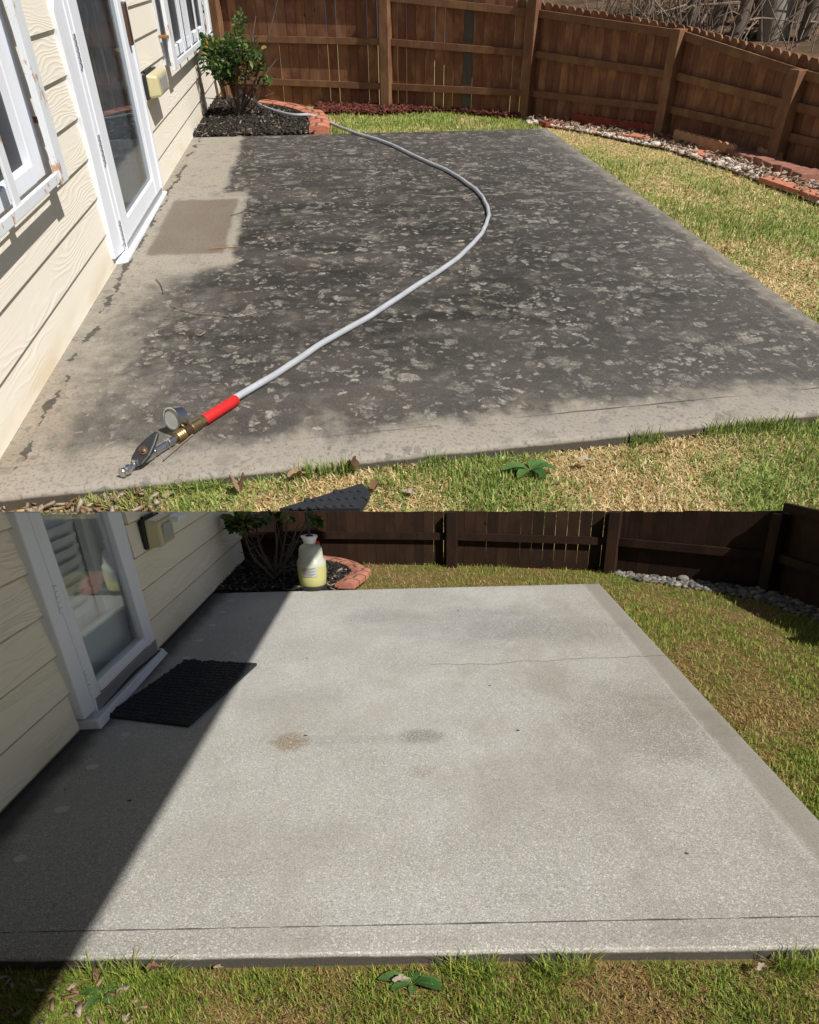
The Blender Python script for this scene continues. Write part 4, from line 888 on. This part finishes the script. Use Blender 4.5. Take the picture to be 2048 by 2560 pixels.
# ------------------------------------------------------------------ brick edging
def edging(S, P, w, hgt, k, mat, label, group, nj):
    P = spline(P, 6); T = np.gradient(P, axis=0); T /= np.linalg.norm(T, axis=1)[:, None]; N = np.stack([T[:, 1], -T[:, 0]], 1)
    t = thing('brick_edging', label, 'edging', S, (*P[0], 0), group); mb = MB(); prof = [(-.5, 0), (-.5, .72), (-.36, .95), (0, 1.03), (.36, .95), (.5, .72), (.5, 0)]
    vs_ = [(*(P[i] + N[i]*a*w), -.05*hgt + b*hgt) for i in range(len(P)) for a, b in prof]; m_ = len(prof)
    fs = [(i*m_+j, i*m_+j+1, (i+1)*m_+j+1, (i+1)*m_+j) for i in range(len(P)-1) for j in range(m_-1)] + [tuple(range(m_)), tuple(range((len(P)-1)*m_, len(P)*m_))[::-1]]
    mb.add(vs_, fs); shade(mb.build('block', mat, t, S), 50)
    if nj:
        mb = MB(); idx = np.linspace(0, len(P)-1, nj+2)[1:-1].astype(int); g_ = .022*k
        for i in idx: mb.add([(*(P[i] + N[i]*a*w*1.012 + T[i]*s_*g_), -.05*hgt + b*hgt*1.012) for s_ in (-1, 1) for a, b in prof], [(j, j+1, m_+j+1, m_+j) for j in range(m_-1)])
        for s in range(nj+1):
            i0 = 0 if s == 0 else idx[s-1]; i1 = len(P)-1 if s == nj else idx[s]; ii = (i0+i1)//2; off_ = (.12 if s % 2 else -.12)*w
            if i1 - i0 > 1:
                for i in range(i0, min(i1, i0+max(1, (i1-i0)))):
                    if abs(i - ii) <= 1: mb.add([(*(P[j] + N[j]*(off_+c*g_)), -.05*hgt + 1.045*hgt) for j in (i, i+1) for c in (-1, 1)], [(0, 1, 3, 2)])
        mb.build('joints', 'groove', t, S)
    return t
edging(1, [(.05, 27.48), (.08, 28.6), (.02, 29.8), (-.05, 30.7)], .55, .18, 1.6, 'brick', 'curved terracotta edging piece whose end meets the stained patio', 'terracotta edging round the upper bed', 4)
edging(1, [(-.12, 30.8), (-.45, 31.8), (-1.0, 32.8), (-1.7, 33.6)], .45, .15, 1.6, 'brick', 'low terracotta edging curving away behind the rose shrub', 'terracotta edging round the upper bed', 4)
edging(2, [(-.535, 5.51), (-.49, 5.68), (-.45, 5.86), (-.44, 6.0)], .15, .045, .45, 'brick2', 'scored terracotta edging piece beside the white sprayer, end on the washed patio', 'terracotta edging round the lower bed', 3)
edging(2, [(-.46, 6.02), (-.53, 6.22), (-.66, 6.4), (-.82, 6.52)], .12, .04, .45, 'brick2', 'terracotta edging farther back, curling behind the white sprayer', 'terracotta edging round the lower bed', 3)
# scalloped pieces and loose bricks along the upper fence
def scallop(pa, pb, hgt, n, mat, label, th=.1):
    a, b = G(1, *pa), G(1, *pb); d = (b-a); L = np.linalg.norm(d[:2]); d = d/np.linalg.norm(d); nn_ = np.array([d[1], -d[0], 0]); top = []
    for i in range(n):
        for s_ in (0, .25, .5, .75): top.append(a + d*L*(i+s_)/n + np.array([0, 0, hgt*(.82 + .18*math.sin(math.pi*s_))]))
    top.append(b + np.array([0, 0, hgt*.82])); pts = [a - np.array([0, 0, .15]), b - np.array([0, 0, .15])] + top[::-1]
    mb = MB()
    for p, q in zip(top[:-1], top[1:]):
        lo0, lo1 = np.array([p[0], p[1], -.15]), np.array([q[0], q[1], -.15]); mb.hexa([lo0, lo1, lo1 - nn_*th, lo0 - nn_*th], [p, q, q - nn_*th, p - nn_*th])
    tag(mb.build('scalloped_edging', mat, S=1), label, 'edging', 'scalloped edging leaning on the upper fence')
scallop((1430, 300), (1655, 332), .16, 14, 'brickd', 'dark red scalloped edging against the fence behind white rocks')
scallop((1682, 347), (1830, 388), .2, 10, 'brickt', 'tan scalloped edging against the fence left of the paver row')
scallop((1890, 388), (1945, 402), .16, 3, 'brickt', 'short tan scalloped edging piece at the foot of a fence post')
def brick(px, py, L, w, hgt, az, mat, label, group, cat='brick', z=.06, tilt=0.):
    c = G(1, px, py, 0); d = np.array([math.cos(az), math.sin(az), tilt]); s_ = np.array([-math.sin(az), math.cos(az), 0]); z0 = lawn1z(c[0], c[1]) + z - .015
    mb = MB(); B = [(c + d*a*L/2 + s_*b*w/2) for a, b in ((-1, -1), (1, -1), (1, 1), (-1, 1))]
    mb.hexa([np.array([*q[:2], z0]) + np.array([0, 0, (q[2])]) for q in B], [np.array([*q[:2], z0 + hgt + q[2]]) for q in B]); tag(mb.build('loose_brick' if cat == 'brick' else 'paver', mat, S=1, bevel=.015), label, cat, group)
brick(1380, 301, .6, .55, .09, .2, 'brickd', 'loose flat red brick at the left end of the white rocks', 'loose bricks among the white rocks')
brick(1510, 311, .9, .7, .1, -1.05, 'brickd', 'long dark red brick lying in the white rocks before the dark edging', 'loose bricks among the white rocks')
brick(1602, 336, .7, .6, .09, -.9, 'brick', 'orange brick at the lawn edge of the white rocks', 'loose bricks among the white rocks')
brick(1672, 341, .5, .6, .1, -.9, 'brickd', 'small dark brick at the foot of the fence post', 'loose bricks among the white rocks')
brick(1760, 379, .35, .9, .08, .1, 'brick', 'thin red brick sunk along the rocks left of the paver row', 'loose bricks among the white rocks')
brick(1990, 464, .35, 2.2, .09, .18, 'brick', 'long red brick at the lawn side of the white rocks', 'loose bricks among the white rocks')
ps = [G(1, *p) for p in ((1842, 383), (1868, 391), (1893, 400), (1918, 408), (1942, 416), (1966, 424), (1992, 433), (2018, 442))]
names = ['first paver of the row behind the white rocks', 'second paver of the row behind the white rocks', 'third paver of the row behind the white rocks', 'middle paver of the row behind the white rocks', 'fifth paver of the row behind the white rocks', 'sixth paver of the row behind the white rocks', 'next to last paver of the row', 'last paver of the row nearest the picture edge']
for p, nm in zip(ps, names):
    d = ps[-1] - ps[0]; az = math.atan2(d[1], d[0]); mb = MB(); dd = np.array([math.cos(az), math.sin(az), 0]); s_ = np.array([-dd[1], dd[0], 0]); z0 = .0
    L = np.linalg.norm(d)/7*.86; B = [p + dd*a*L/2 + s_*b*.28 for a, b in ((-1, -1), (1, -1), (1, 1), (-1, 1))]
    mb.hexa([q + np.array([0, 0, -.12]) for q in B], [q + np.array([0, 0, .10 + random.uniform(-.03, .02)]) for q in B]); tag(mb.build('paver', 'paver', S=1, bevel=.02), 'brownish red ' + nm, 'paver', 'pavers along the upper fence')

# ------------------------------------------------------------------ mats
def mat_prism(S, pts, z, th, label, bumps, name='door_mat'):
    mb = MB(); mb.prism([(*p[:2], z) for p in pts], (0, 0, th))
    a, b, c, d = [np.array(p[:2]) for p in bumps]; r = np.random.default_rng(4); nu, nv = (15, 21) if S == 2 else (5, 4)
    if S == 1:
        P_ = [p[:2] for p in pts]
        for gx_ in np.arange(-3, 2, .075):
            for gy_ in np.arange(5.5, 8, .13):
                p = np.array([gx_ + (.037 if int(round(gy_/.13)) % 2 else 0), gy_])
                if inpoly(np.array([p[0]]), np.array([p[1]]), P_)[0]: mb.lathe([(.034, 0), (.031, .010), (.02, .013)], (*p, z+th), (0, 0, 1), 10)
        nu = 0
    for i in range(nu):
        for j in range(nv):
            u, v = (i + .5 + .25*(j % 2) + r.normal(0, .08))/(nu+.3), (j + .5 + r.normal(0, .08))/nv
            p = (1-u)*(1-v)*a + u*(1-v)*b + u*v*c + (1-u)*v*d; s_ = min(np.linalg.norm(b-a)/nu, np.linalg.norm(d-a)/nv)*.46*r.uniform(.8, 1.05)
            mb.lathe([(s_, 0), (s_*.9, th*.35), (s_*.55, th*.42)], (*p, z+th), (0, 0, 1), 8)
    tag(mb.build(name, 'rubber', S=S, fix=False), label, 'door mat')
m2 = [G(2, *p) for p in ((463, 1655), (643, 1664), (471, 1820), (264, 1795))]
# the torn far edge
far_ = [m2[0] + (m2[1]-m2[0])*u + np.array([0, (.03 if i % 2 else -.035)*(1-u), 0]) for i, u in enumerate(np.linspace(0, 1, 9))]
mat_prism(2, far_ + [m2[2], m2[3]], .002, .012, 'black pebbled rubber mat with torn far edge below the shaded door', m2)
m1 = [G(1, *p, .06) for p in ((905, 1216), (925, 1236), (900, 1279), (700, 1279))]
z_ = .02; mat_prism(1, m1, z_, .07, 'corner of a black pebbled rubber mat lying in front grass', m1)

# ------------------------------------------------------------------ sprayer
sp = G(2, 784, 1470); k = np.linalg.norm(G(2, 819, 1470) - G(2, 749, 1470))/2     # tank radius
t = thing('pump_sprayer', 'white pump sprayer half full of yellow liquid standing in black mulch', 'sprayer', 2, sp)
hz = lambda py: float(AT(2, 784, py, sp[1])[2])
zl, z1, z2, z3 = hz(1412), hz(1372), hz(1357), hz(1338)
bx = sp.copy(); bx[2] = 0
mb = MB(); mb.lathe([(k*.98, -.01), (k*1.02, .0), (k*1.02, .02), (k*.9, .022)], bx, (0, 0, 1), 28); shade(mb.build('foot_ring', 'black', t, 2))
mb = MB(); mb.lathe([(k*.80, .018), (k*.92, .035), (k*.97, .08), (k, zl*.8), (k, zl)], bx, (0, 0, 1), 32); shade(mb.build('tank_bottom', 'liquid', t, 2), 60)
mb = MB(); mb.lathe([(k, zl), (k*.99, zl+.03), (k*.84, zl+.05), (k*.80, z1), (k*.70, z1 + (z2-z1)*.5), (k*.42, z2)], bx, (0, 0, 1), 32); shade(mb.build('tank', 'tank', t, 2), 60)
mb = MB(); mb.lathe([(k*.42, z2-.004), (k*.44, z2+.01), (k*.50, z3-.016), (k*.56, z3-.014), (k*.56, z3-.002), (k*.50, z3), (k*.44, z3-.006)], bx, (0, 0, 1), 28); shade(mb.build('funnel_top', 'cap', t, 2), 40)
mb = MB(); mb.box((bx[0]-k*.24, bx[1]-k*.1, z3-.006), (bx[0]+k*.24, bx[1]+k*.1, z3+.004)); mb.build('pump_clip', 'black', t, 2)
ttop = float(ztop2(bx[0]-.01, bx[1])) - .005
mb = MB(); mb.tube([(bx[0], bx[1], z3-.01), (bx[0]-.008, bx[1], ttop)], .011, 10); mb.build('pump_rod', 'black', t, 2)
# wrap-round printed label
mb = MB(); a0, a1 = R(-125), R(-62); rl_ = k*.865; zc0, zc1 = zl-.062, zl+.03
def arc(mb, r_, b0, b1, za, zb, n=8):
    vs_ = [(bx[0] + r_*math.cos(a), bx[1] + r_*math.sin(a), z) for z in (za, zb) for a in np.linspace(b0, b1, n)]; mb.add(vs_, [(i, i+1, n+i+1, n+i) for i in range(n-1)])
arc(mb, k*1.006, a0, a1, zl-.066, zl-.002); mb.build('sticker', 'label', t, 2)
mb = MB()
for i in range(8): arc(mb, k*1.012, a0 + R(4), a1 - R(8 + 9*(i % 3)), zl-.008-i*.0066, zl-.0045-i*.0066)
arc(mb, k*1.012, a0 + R(4), a1 - R(22), zl-.064, zl-.060); mb.build('print', 'ink', t, 2)
mb = MB(); mb.lathe([(.006, 0), (.008, .012), (.012, .014), (.012, .02)], (bx[0]+k*.5, bx[1]-k*.2, z2-.004), (.75, -.2, .6), 10); mb.build('relief_valve', 'redp', t, 2)
hs = [(bx[0]-k*.45, bx[1], z2-.005), (bx[0]-k*.8, bx[1], z2+.02), (bx[0]-k*1.3, bx[1]+.02, z2), (bx[0]-k*1.75, bx[1]+.02, z2-.10), (bx[0]-k*2.0, bx[1]-.02, .05), (bx[0]-k*1.9, bx[1]-.1, .02), (bx[0]-k*1.4, bx[1]-.1, .018), (bx[0]-k*.9, bx[1]-.06, .02)]
mb = MB(); mb.tube(spline(hs, 8), .0045, 8); shade(mb.build('hose', 'black', t, 2))

# ------------------------------------------------------------------ leaves, twigs, weeds
def leafy(name, S, c, size, az, seed, label, group, curl=.3, cat='leaf', lobes=5):
    size = size*.62
    r = np.random.default_rng(seed); mb = MB(); n = 24; V = [np.array([0, 0, .1*size])]; mb.cur = r.random()
    for i in range(n):
        a = 2*math.pi*i/n; rad = size*(.55 + .38*abs(math.cos(a*lobes/2))**.8)*(1.15 if abs(a) < .4 else 1)*r.uniform(.9, 1.1)
        V.append(np.array([rad*math.cos(a), rad*math.sin(a)*.62, size*curl*(abs(math.sin(a))**1.5)*r.uniform(.7, 1.2)]))
    ca, sa = math.cos(az), math.sin(az); V = [(c[0] + v[0]*ca - v[1]*sa, c[1] + v[0]*sa + v[1]*ca, c[2] + v[2]) for v in V]
    mb.add(V, [(0, 1+i, 1+(i+1) % n) for i in range(n)]); tag(shade(mb.build(name, 'dleaf', S=S, fix=False)), label, cat, group)
gl1 = lambda px, py, z=.1: G(1, px, py, LZ1 + z)
leafy('dry_leaf', 1, gl1(740, 1190), .16, .5, 1, 'pale curled leaf on the grass left of the mat corner', 'dry leaves by the stained patio', .7)
leafy('dry_leaf', 1, gl1(882, 1168), .15, 2.2, 2, 'folded brown leaf against the front edge of the stained slab', 'dry leaves by the stained patio', .9)
leafy('dry_leaf', 1, gl1(940, 1216), .16, 1.2, 3, 'large brown lobed leaf just right of the mat corner', 'dry leaves by the stained patio', .6)
leafy('dry_leaf', 1, gl1(1022, 1232, .06), .12, -.4, 4, 'small tan leaf flat in straw right of the mat', 'dry leaves by the stained patio', .3)
leafy('dry_leaf', 1, gl1(1462, 1152), .15, .1, 5, 'grey leaf on straw grass beside the broad-leaved weed', 'dry leaves by the stained patio', .4)
leafy('dry_leaf', 1, gl1(598, 1218), .20, 1.7, 6, 'long curled brown leaf standing near the moss', 'dry leaves by the stained patio', 1.)
leafy('dry_leaf', 1, gl1(425, 1240, .05), .15, .9, 7, 'broad tan leaf in the red soil by the slab', 'dry leaves by the stained patio', .4)
gl2 = lambda px, py, z=.03: G(2, px, py, LZ2 + z)
leafy('dry_leaf', 2, gl2(385, 2425), .036, .6, 11, 'pale curled leaf at the front edge of the washed slab', 'dry leaves by the washed patio', .9)
leafy('dry_leaf', 2, gl2(248, 2440), .040, 1.7, 12, 'long brown leaf beside the shadow edge in grass', 'dry leaves by the washed patio', .8)
leafy('dry_leaf', 2, gl2(1002, 2452), .040, .3, 13, 'grey-brown leaf on the weed in front of the washed slab', 'dry leaves by the washed patio', .4)
leafy('dry_leaf', 2, gl2(1905, 2420), .034, .9, 14, 'tan leaf in green grass near the slab corner', 'dry leaves by the washed patio', .4)
leafy('dry_leaf', 2, gl2(545, 2420), .022, .2, 15, 'small reddish leaf fragment under the slab edge', 'dry leaves by the washed patio', .4)
def weed(S, c, k, seed, label):
    r = np.random.default_rng(seed); t = thing('weed', label, 'weed', S, c)
    mb = MB()
    for i in range(8):
        az = i*.82 + r.normal(0, .25); L = k*r.uniform(.6, 1.2); w = L*.22; d = np.array([math.cos(az), math.sin(az)]); n_ = np.array([-d[1], d[0]]); mb.cur = r.random(); V = []
        for s_, ww, zz_ in ((.05, .25, .05), (.3, .8, .22), (.6, 1., .26), (.85, .7, .18), (1., .05, .1)):
            for q, dz in ((-1, .04), (0, -.02), (1, .04)): V.append((*(np.array(c[:2]) + d*L*s_ + n_*w*ww*q), c[2] + L*(zz_ + dz)))
        mb.add(V, [(a*3+b, a*3+b+1, a*3+b+4, a*3+b+3) for a in range(4) for b in range(2)])
    shade(mb.build('leaves', 'weed', t, S, fix=False))
weed(1, gl1(1325, 1180, .03), .32, 3, 'flat rosette weed with broad green leaves in straw grass')
weed(2, gl2(1030, 2462, .0), .075, 5, 'broad-leaved green weed in the lower front grass')
weed(2, gl2(255, 2492, .0), .055, 6, 'small clover-like weed on moss by the dark shadow')
def twig(S, pts, r_, label, mat='twig'):
    mb = MB(); mb.tube(spline(pts, 6), r_*.6, 6); tag(shade(mb.build('twig', mat, S=S)), label, 'twig', 'twigs fallen on the stained patio')
twig(1, [G(1, x, y, .02) for x, y in ((424, 763), (450, 772), (490, 783), (540, 787), (572, 791))], .013, 'long thin grey twig on the near left of the stained patio')
twig(1, [G(1, x, y, .02) for x, y in ((390, 697), (402, 712), (408, 733))], .011, 'short dark twig left of the long grey twig', 'bark')
twig(1, [G(1, x, y, .02) for x, y in ((522, 622), (560, 619), (598, 617))], .014, 'reddish pine needle on the damp mat print', 'rust')
twig(1, [G(1, x, y, .02) for x, y in ((578, 538), (605, 530), (619, 520), (619, 502))], .012, 'bent twig at the corner of the damp mat print', 'bark')
twig(1, [G(1, x, y, .02) for x, y in ((490, 836), (500, 838), (513, 831))], .015, 'short pale curl of bark below the long twig')
twig(1, [G(1, x, y, .02) for x, y in ((408, 1150), (440, 1122), (482, 1086))], .012, 'dry grass stalk beside the hose valve')
0 and twig(1, [G(1, x, y, .02) for x, y in ((660, 555), (668, 568), (672, 582), (682, 565))], .011, 'forked pale stem near the clean square')

# ------------------------------------------------------------------ woods beyond the upper fence
o, X_, Y_ = grid_sheet('hillside', 'litter', 1, lambda x, y: -.3 + np.clip((y - 33) + (x - 10)*1.2, 0, 60)*.09, 30, 30, [(8, 20), (80, 20), (80, 90), (4, 90)])
tag(o, kind='structure')
def hill(x, y): return -.3 + min(max((y - 33) + (x - 10)*1.2, 0), 60)*.09
tr = [(1938, 39, .6, 'thick pale grey trunk, stoutest of the bare trees'), (1738, 39, .26, 'slim dark trunk nearest the stepped fence top'), (1795, 42, .34, 'leaning bare trunk left of the stout grey tree'),
      (1845, 38, .24, 'thin bare tree between the leaning and stout trunks'), (1890, 43, .36, 'brown trunk just left of the stout grey tree'), (1985, 40, .3, 'narrow trunk just right of the stout grey tree'), (2020, 38, .3, 'bare tree at the edge beyond the last fence post'),
      (1690, 58, .4, 'distant bare tree at the left end of the woods'), (1770, 62, .4, 'distant trunk behind the leaning tree')]
for i, (px, Y, r_, lab) in enumerate(tr):
    r = np.random.default_rng(100+i); q = AT(1, px, 60, Y); b = np.array([q[0], Y, hill(q[0], Y) - .2]); hh = r.uniform(9, 13)
    t = thing('bare_tree', lab, 'tree', 1, b, 'bare trees beyond the upper fence'); ln = r.normal(0, .05, 2) + (np.array([.12, 0]) if 'leaning' in lab else 0)
    P = [b + np.array([ln[0]*s_*hh + r.normal(0, .1), ln[1]*s_*hh, s_*hh]) for s_ in np.linspace(0, 1, 8)]; P = spline(P, 3)
    mb = MB(); mb.tube(P, np.linspace(r_, r_*.3, len(P))*(1 + .05*np.sin(np.arange(len(P)))), 10); shade(mb.build('trunk', 'pale' if 'stoutest' in lab else 'trunk', t, 1))
    mb = MB()
    for _ in range(46):
        j = r.integers(1, len(P)); d = r.normal(0, 1, 3); d[2] = abs(d[2])*.5 + .1; d /= np.linalg.norm(d); L = r.uniform(1., 3.4); c0 = P[j]; Q = [c0, c0 + d*L*.4 + r.normal(0, .1, 3), c0 + d*L*.75 + r.normal(0, .2, 3), c0 + d*L + r.normal(0, .3, 3)]
        mb.tube(Q, [r_*.16 + .02, .03, .02, .008], 5)
        for _ in range(3):
            e0 = Q[r.integers(1, 4)]; e = e0 + (d + r.normal(0, .7, 3))*r.uniform(.5, 1.1); mb.tube([e0, (e0+e)/2 + r.normal(0, .06, 3), e], [.018, .013, .006], 4)
    shade(mb.build('branches', 'twig', t, 1))
mb = MB(); r = np.random.default_rng(55)
for _ in range(700):
    px = r.uniform(1480, 2080); Y = r.uniform(36, 66); q = AT(1, px, 60, Y); z = hill(q[0], Y); b = np.array([q[0], Y, z]); d = r.normal(0, .45, 3); d[2] = 1; L = r.uniform(1.2, 4.2)
    mb.tube([b, b + d*L*.5 + r.normal(0, .15, 3), b + d*L + r.normal(0, .4, 3)], [.022, .016, .006], 4)
tag(mb.build('brushwood', 'twig', S=1), kind='stuff')

# ------------------------------------------------------------------ unseen slab behind the photographer, added to cast shade at the lower house
ct = 1/math.tan(SUN_EL); b_ = 3.4; ex = -.915 + b_*ct*math.sin(SUN_AZ); ey = 6.72 - b_*ct*math.cos(SUN_AZ)
mb = MB(); mb.box((-6.5, -4.2, b_), (ex, ey, b_+.14)); mb.box((-6.5, -7, -.3), (ex+1.2, -4.2, b_+.14)); tag(mb.build('roof_or_shade_slab', 'roof_or_shade_slab', S=2), kind='structure')
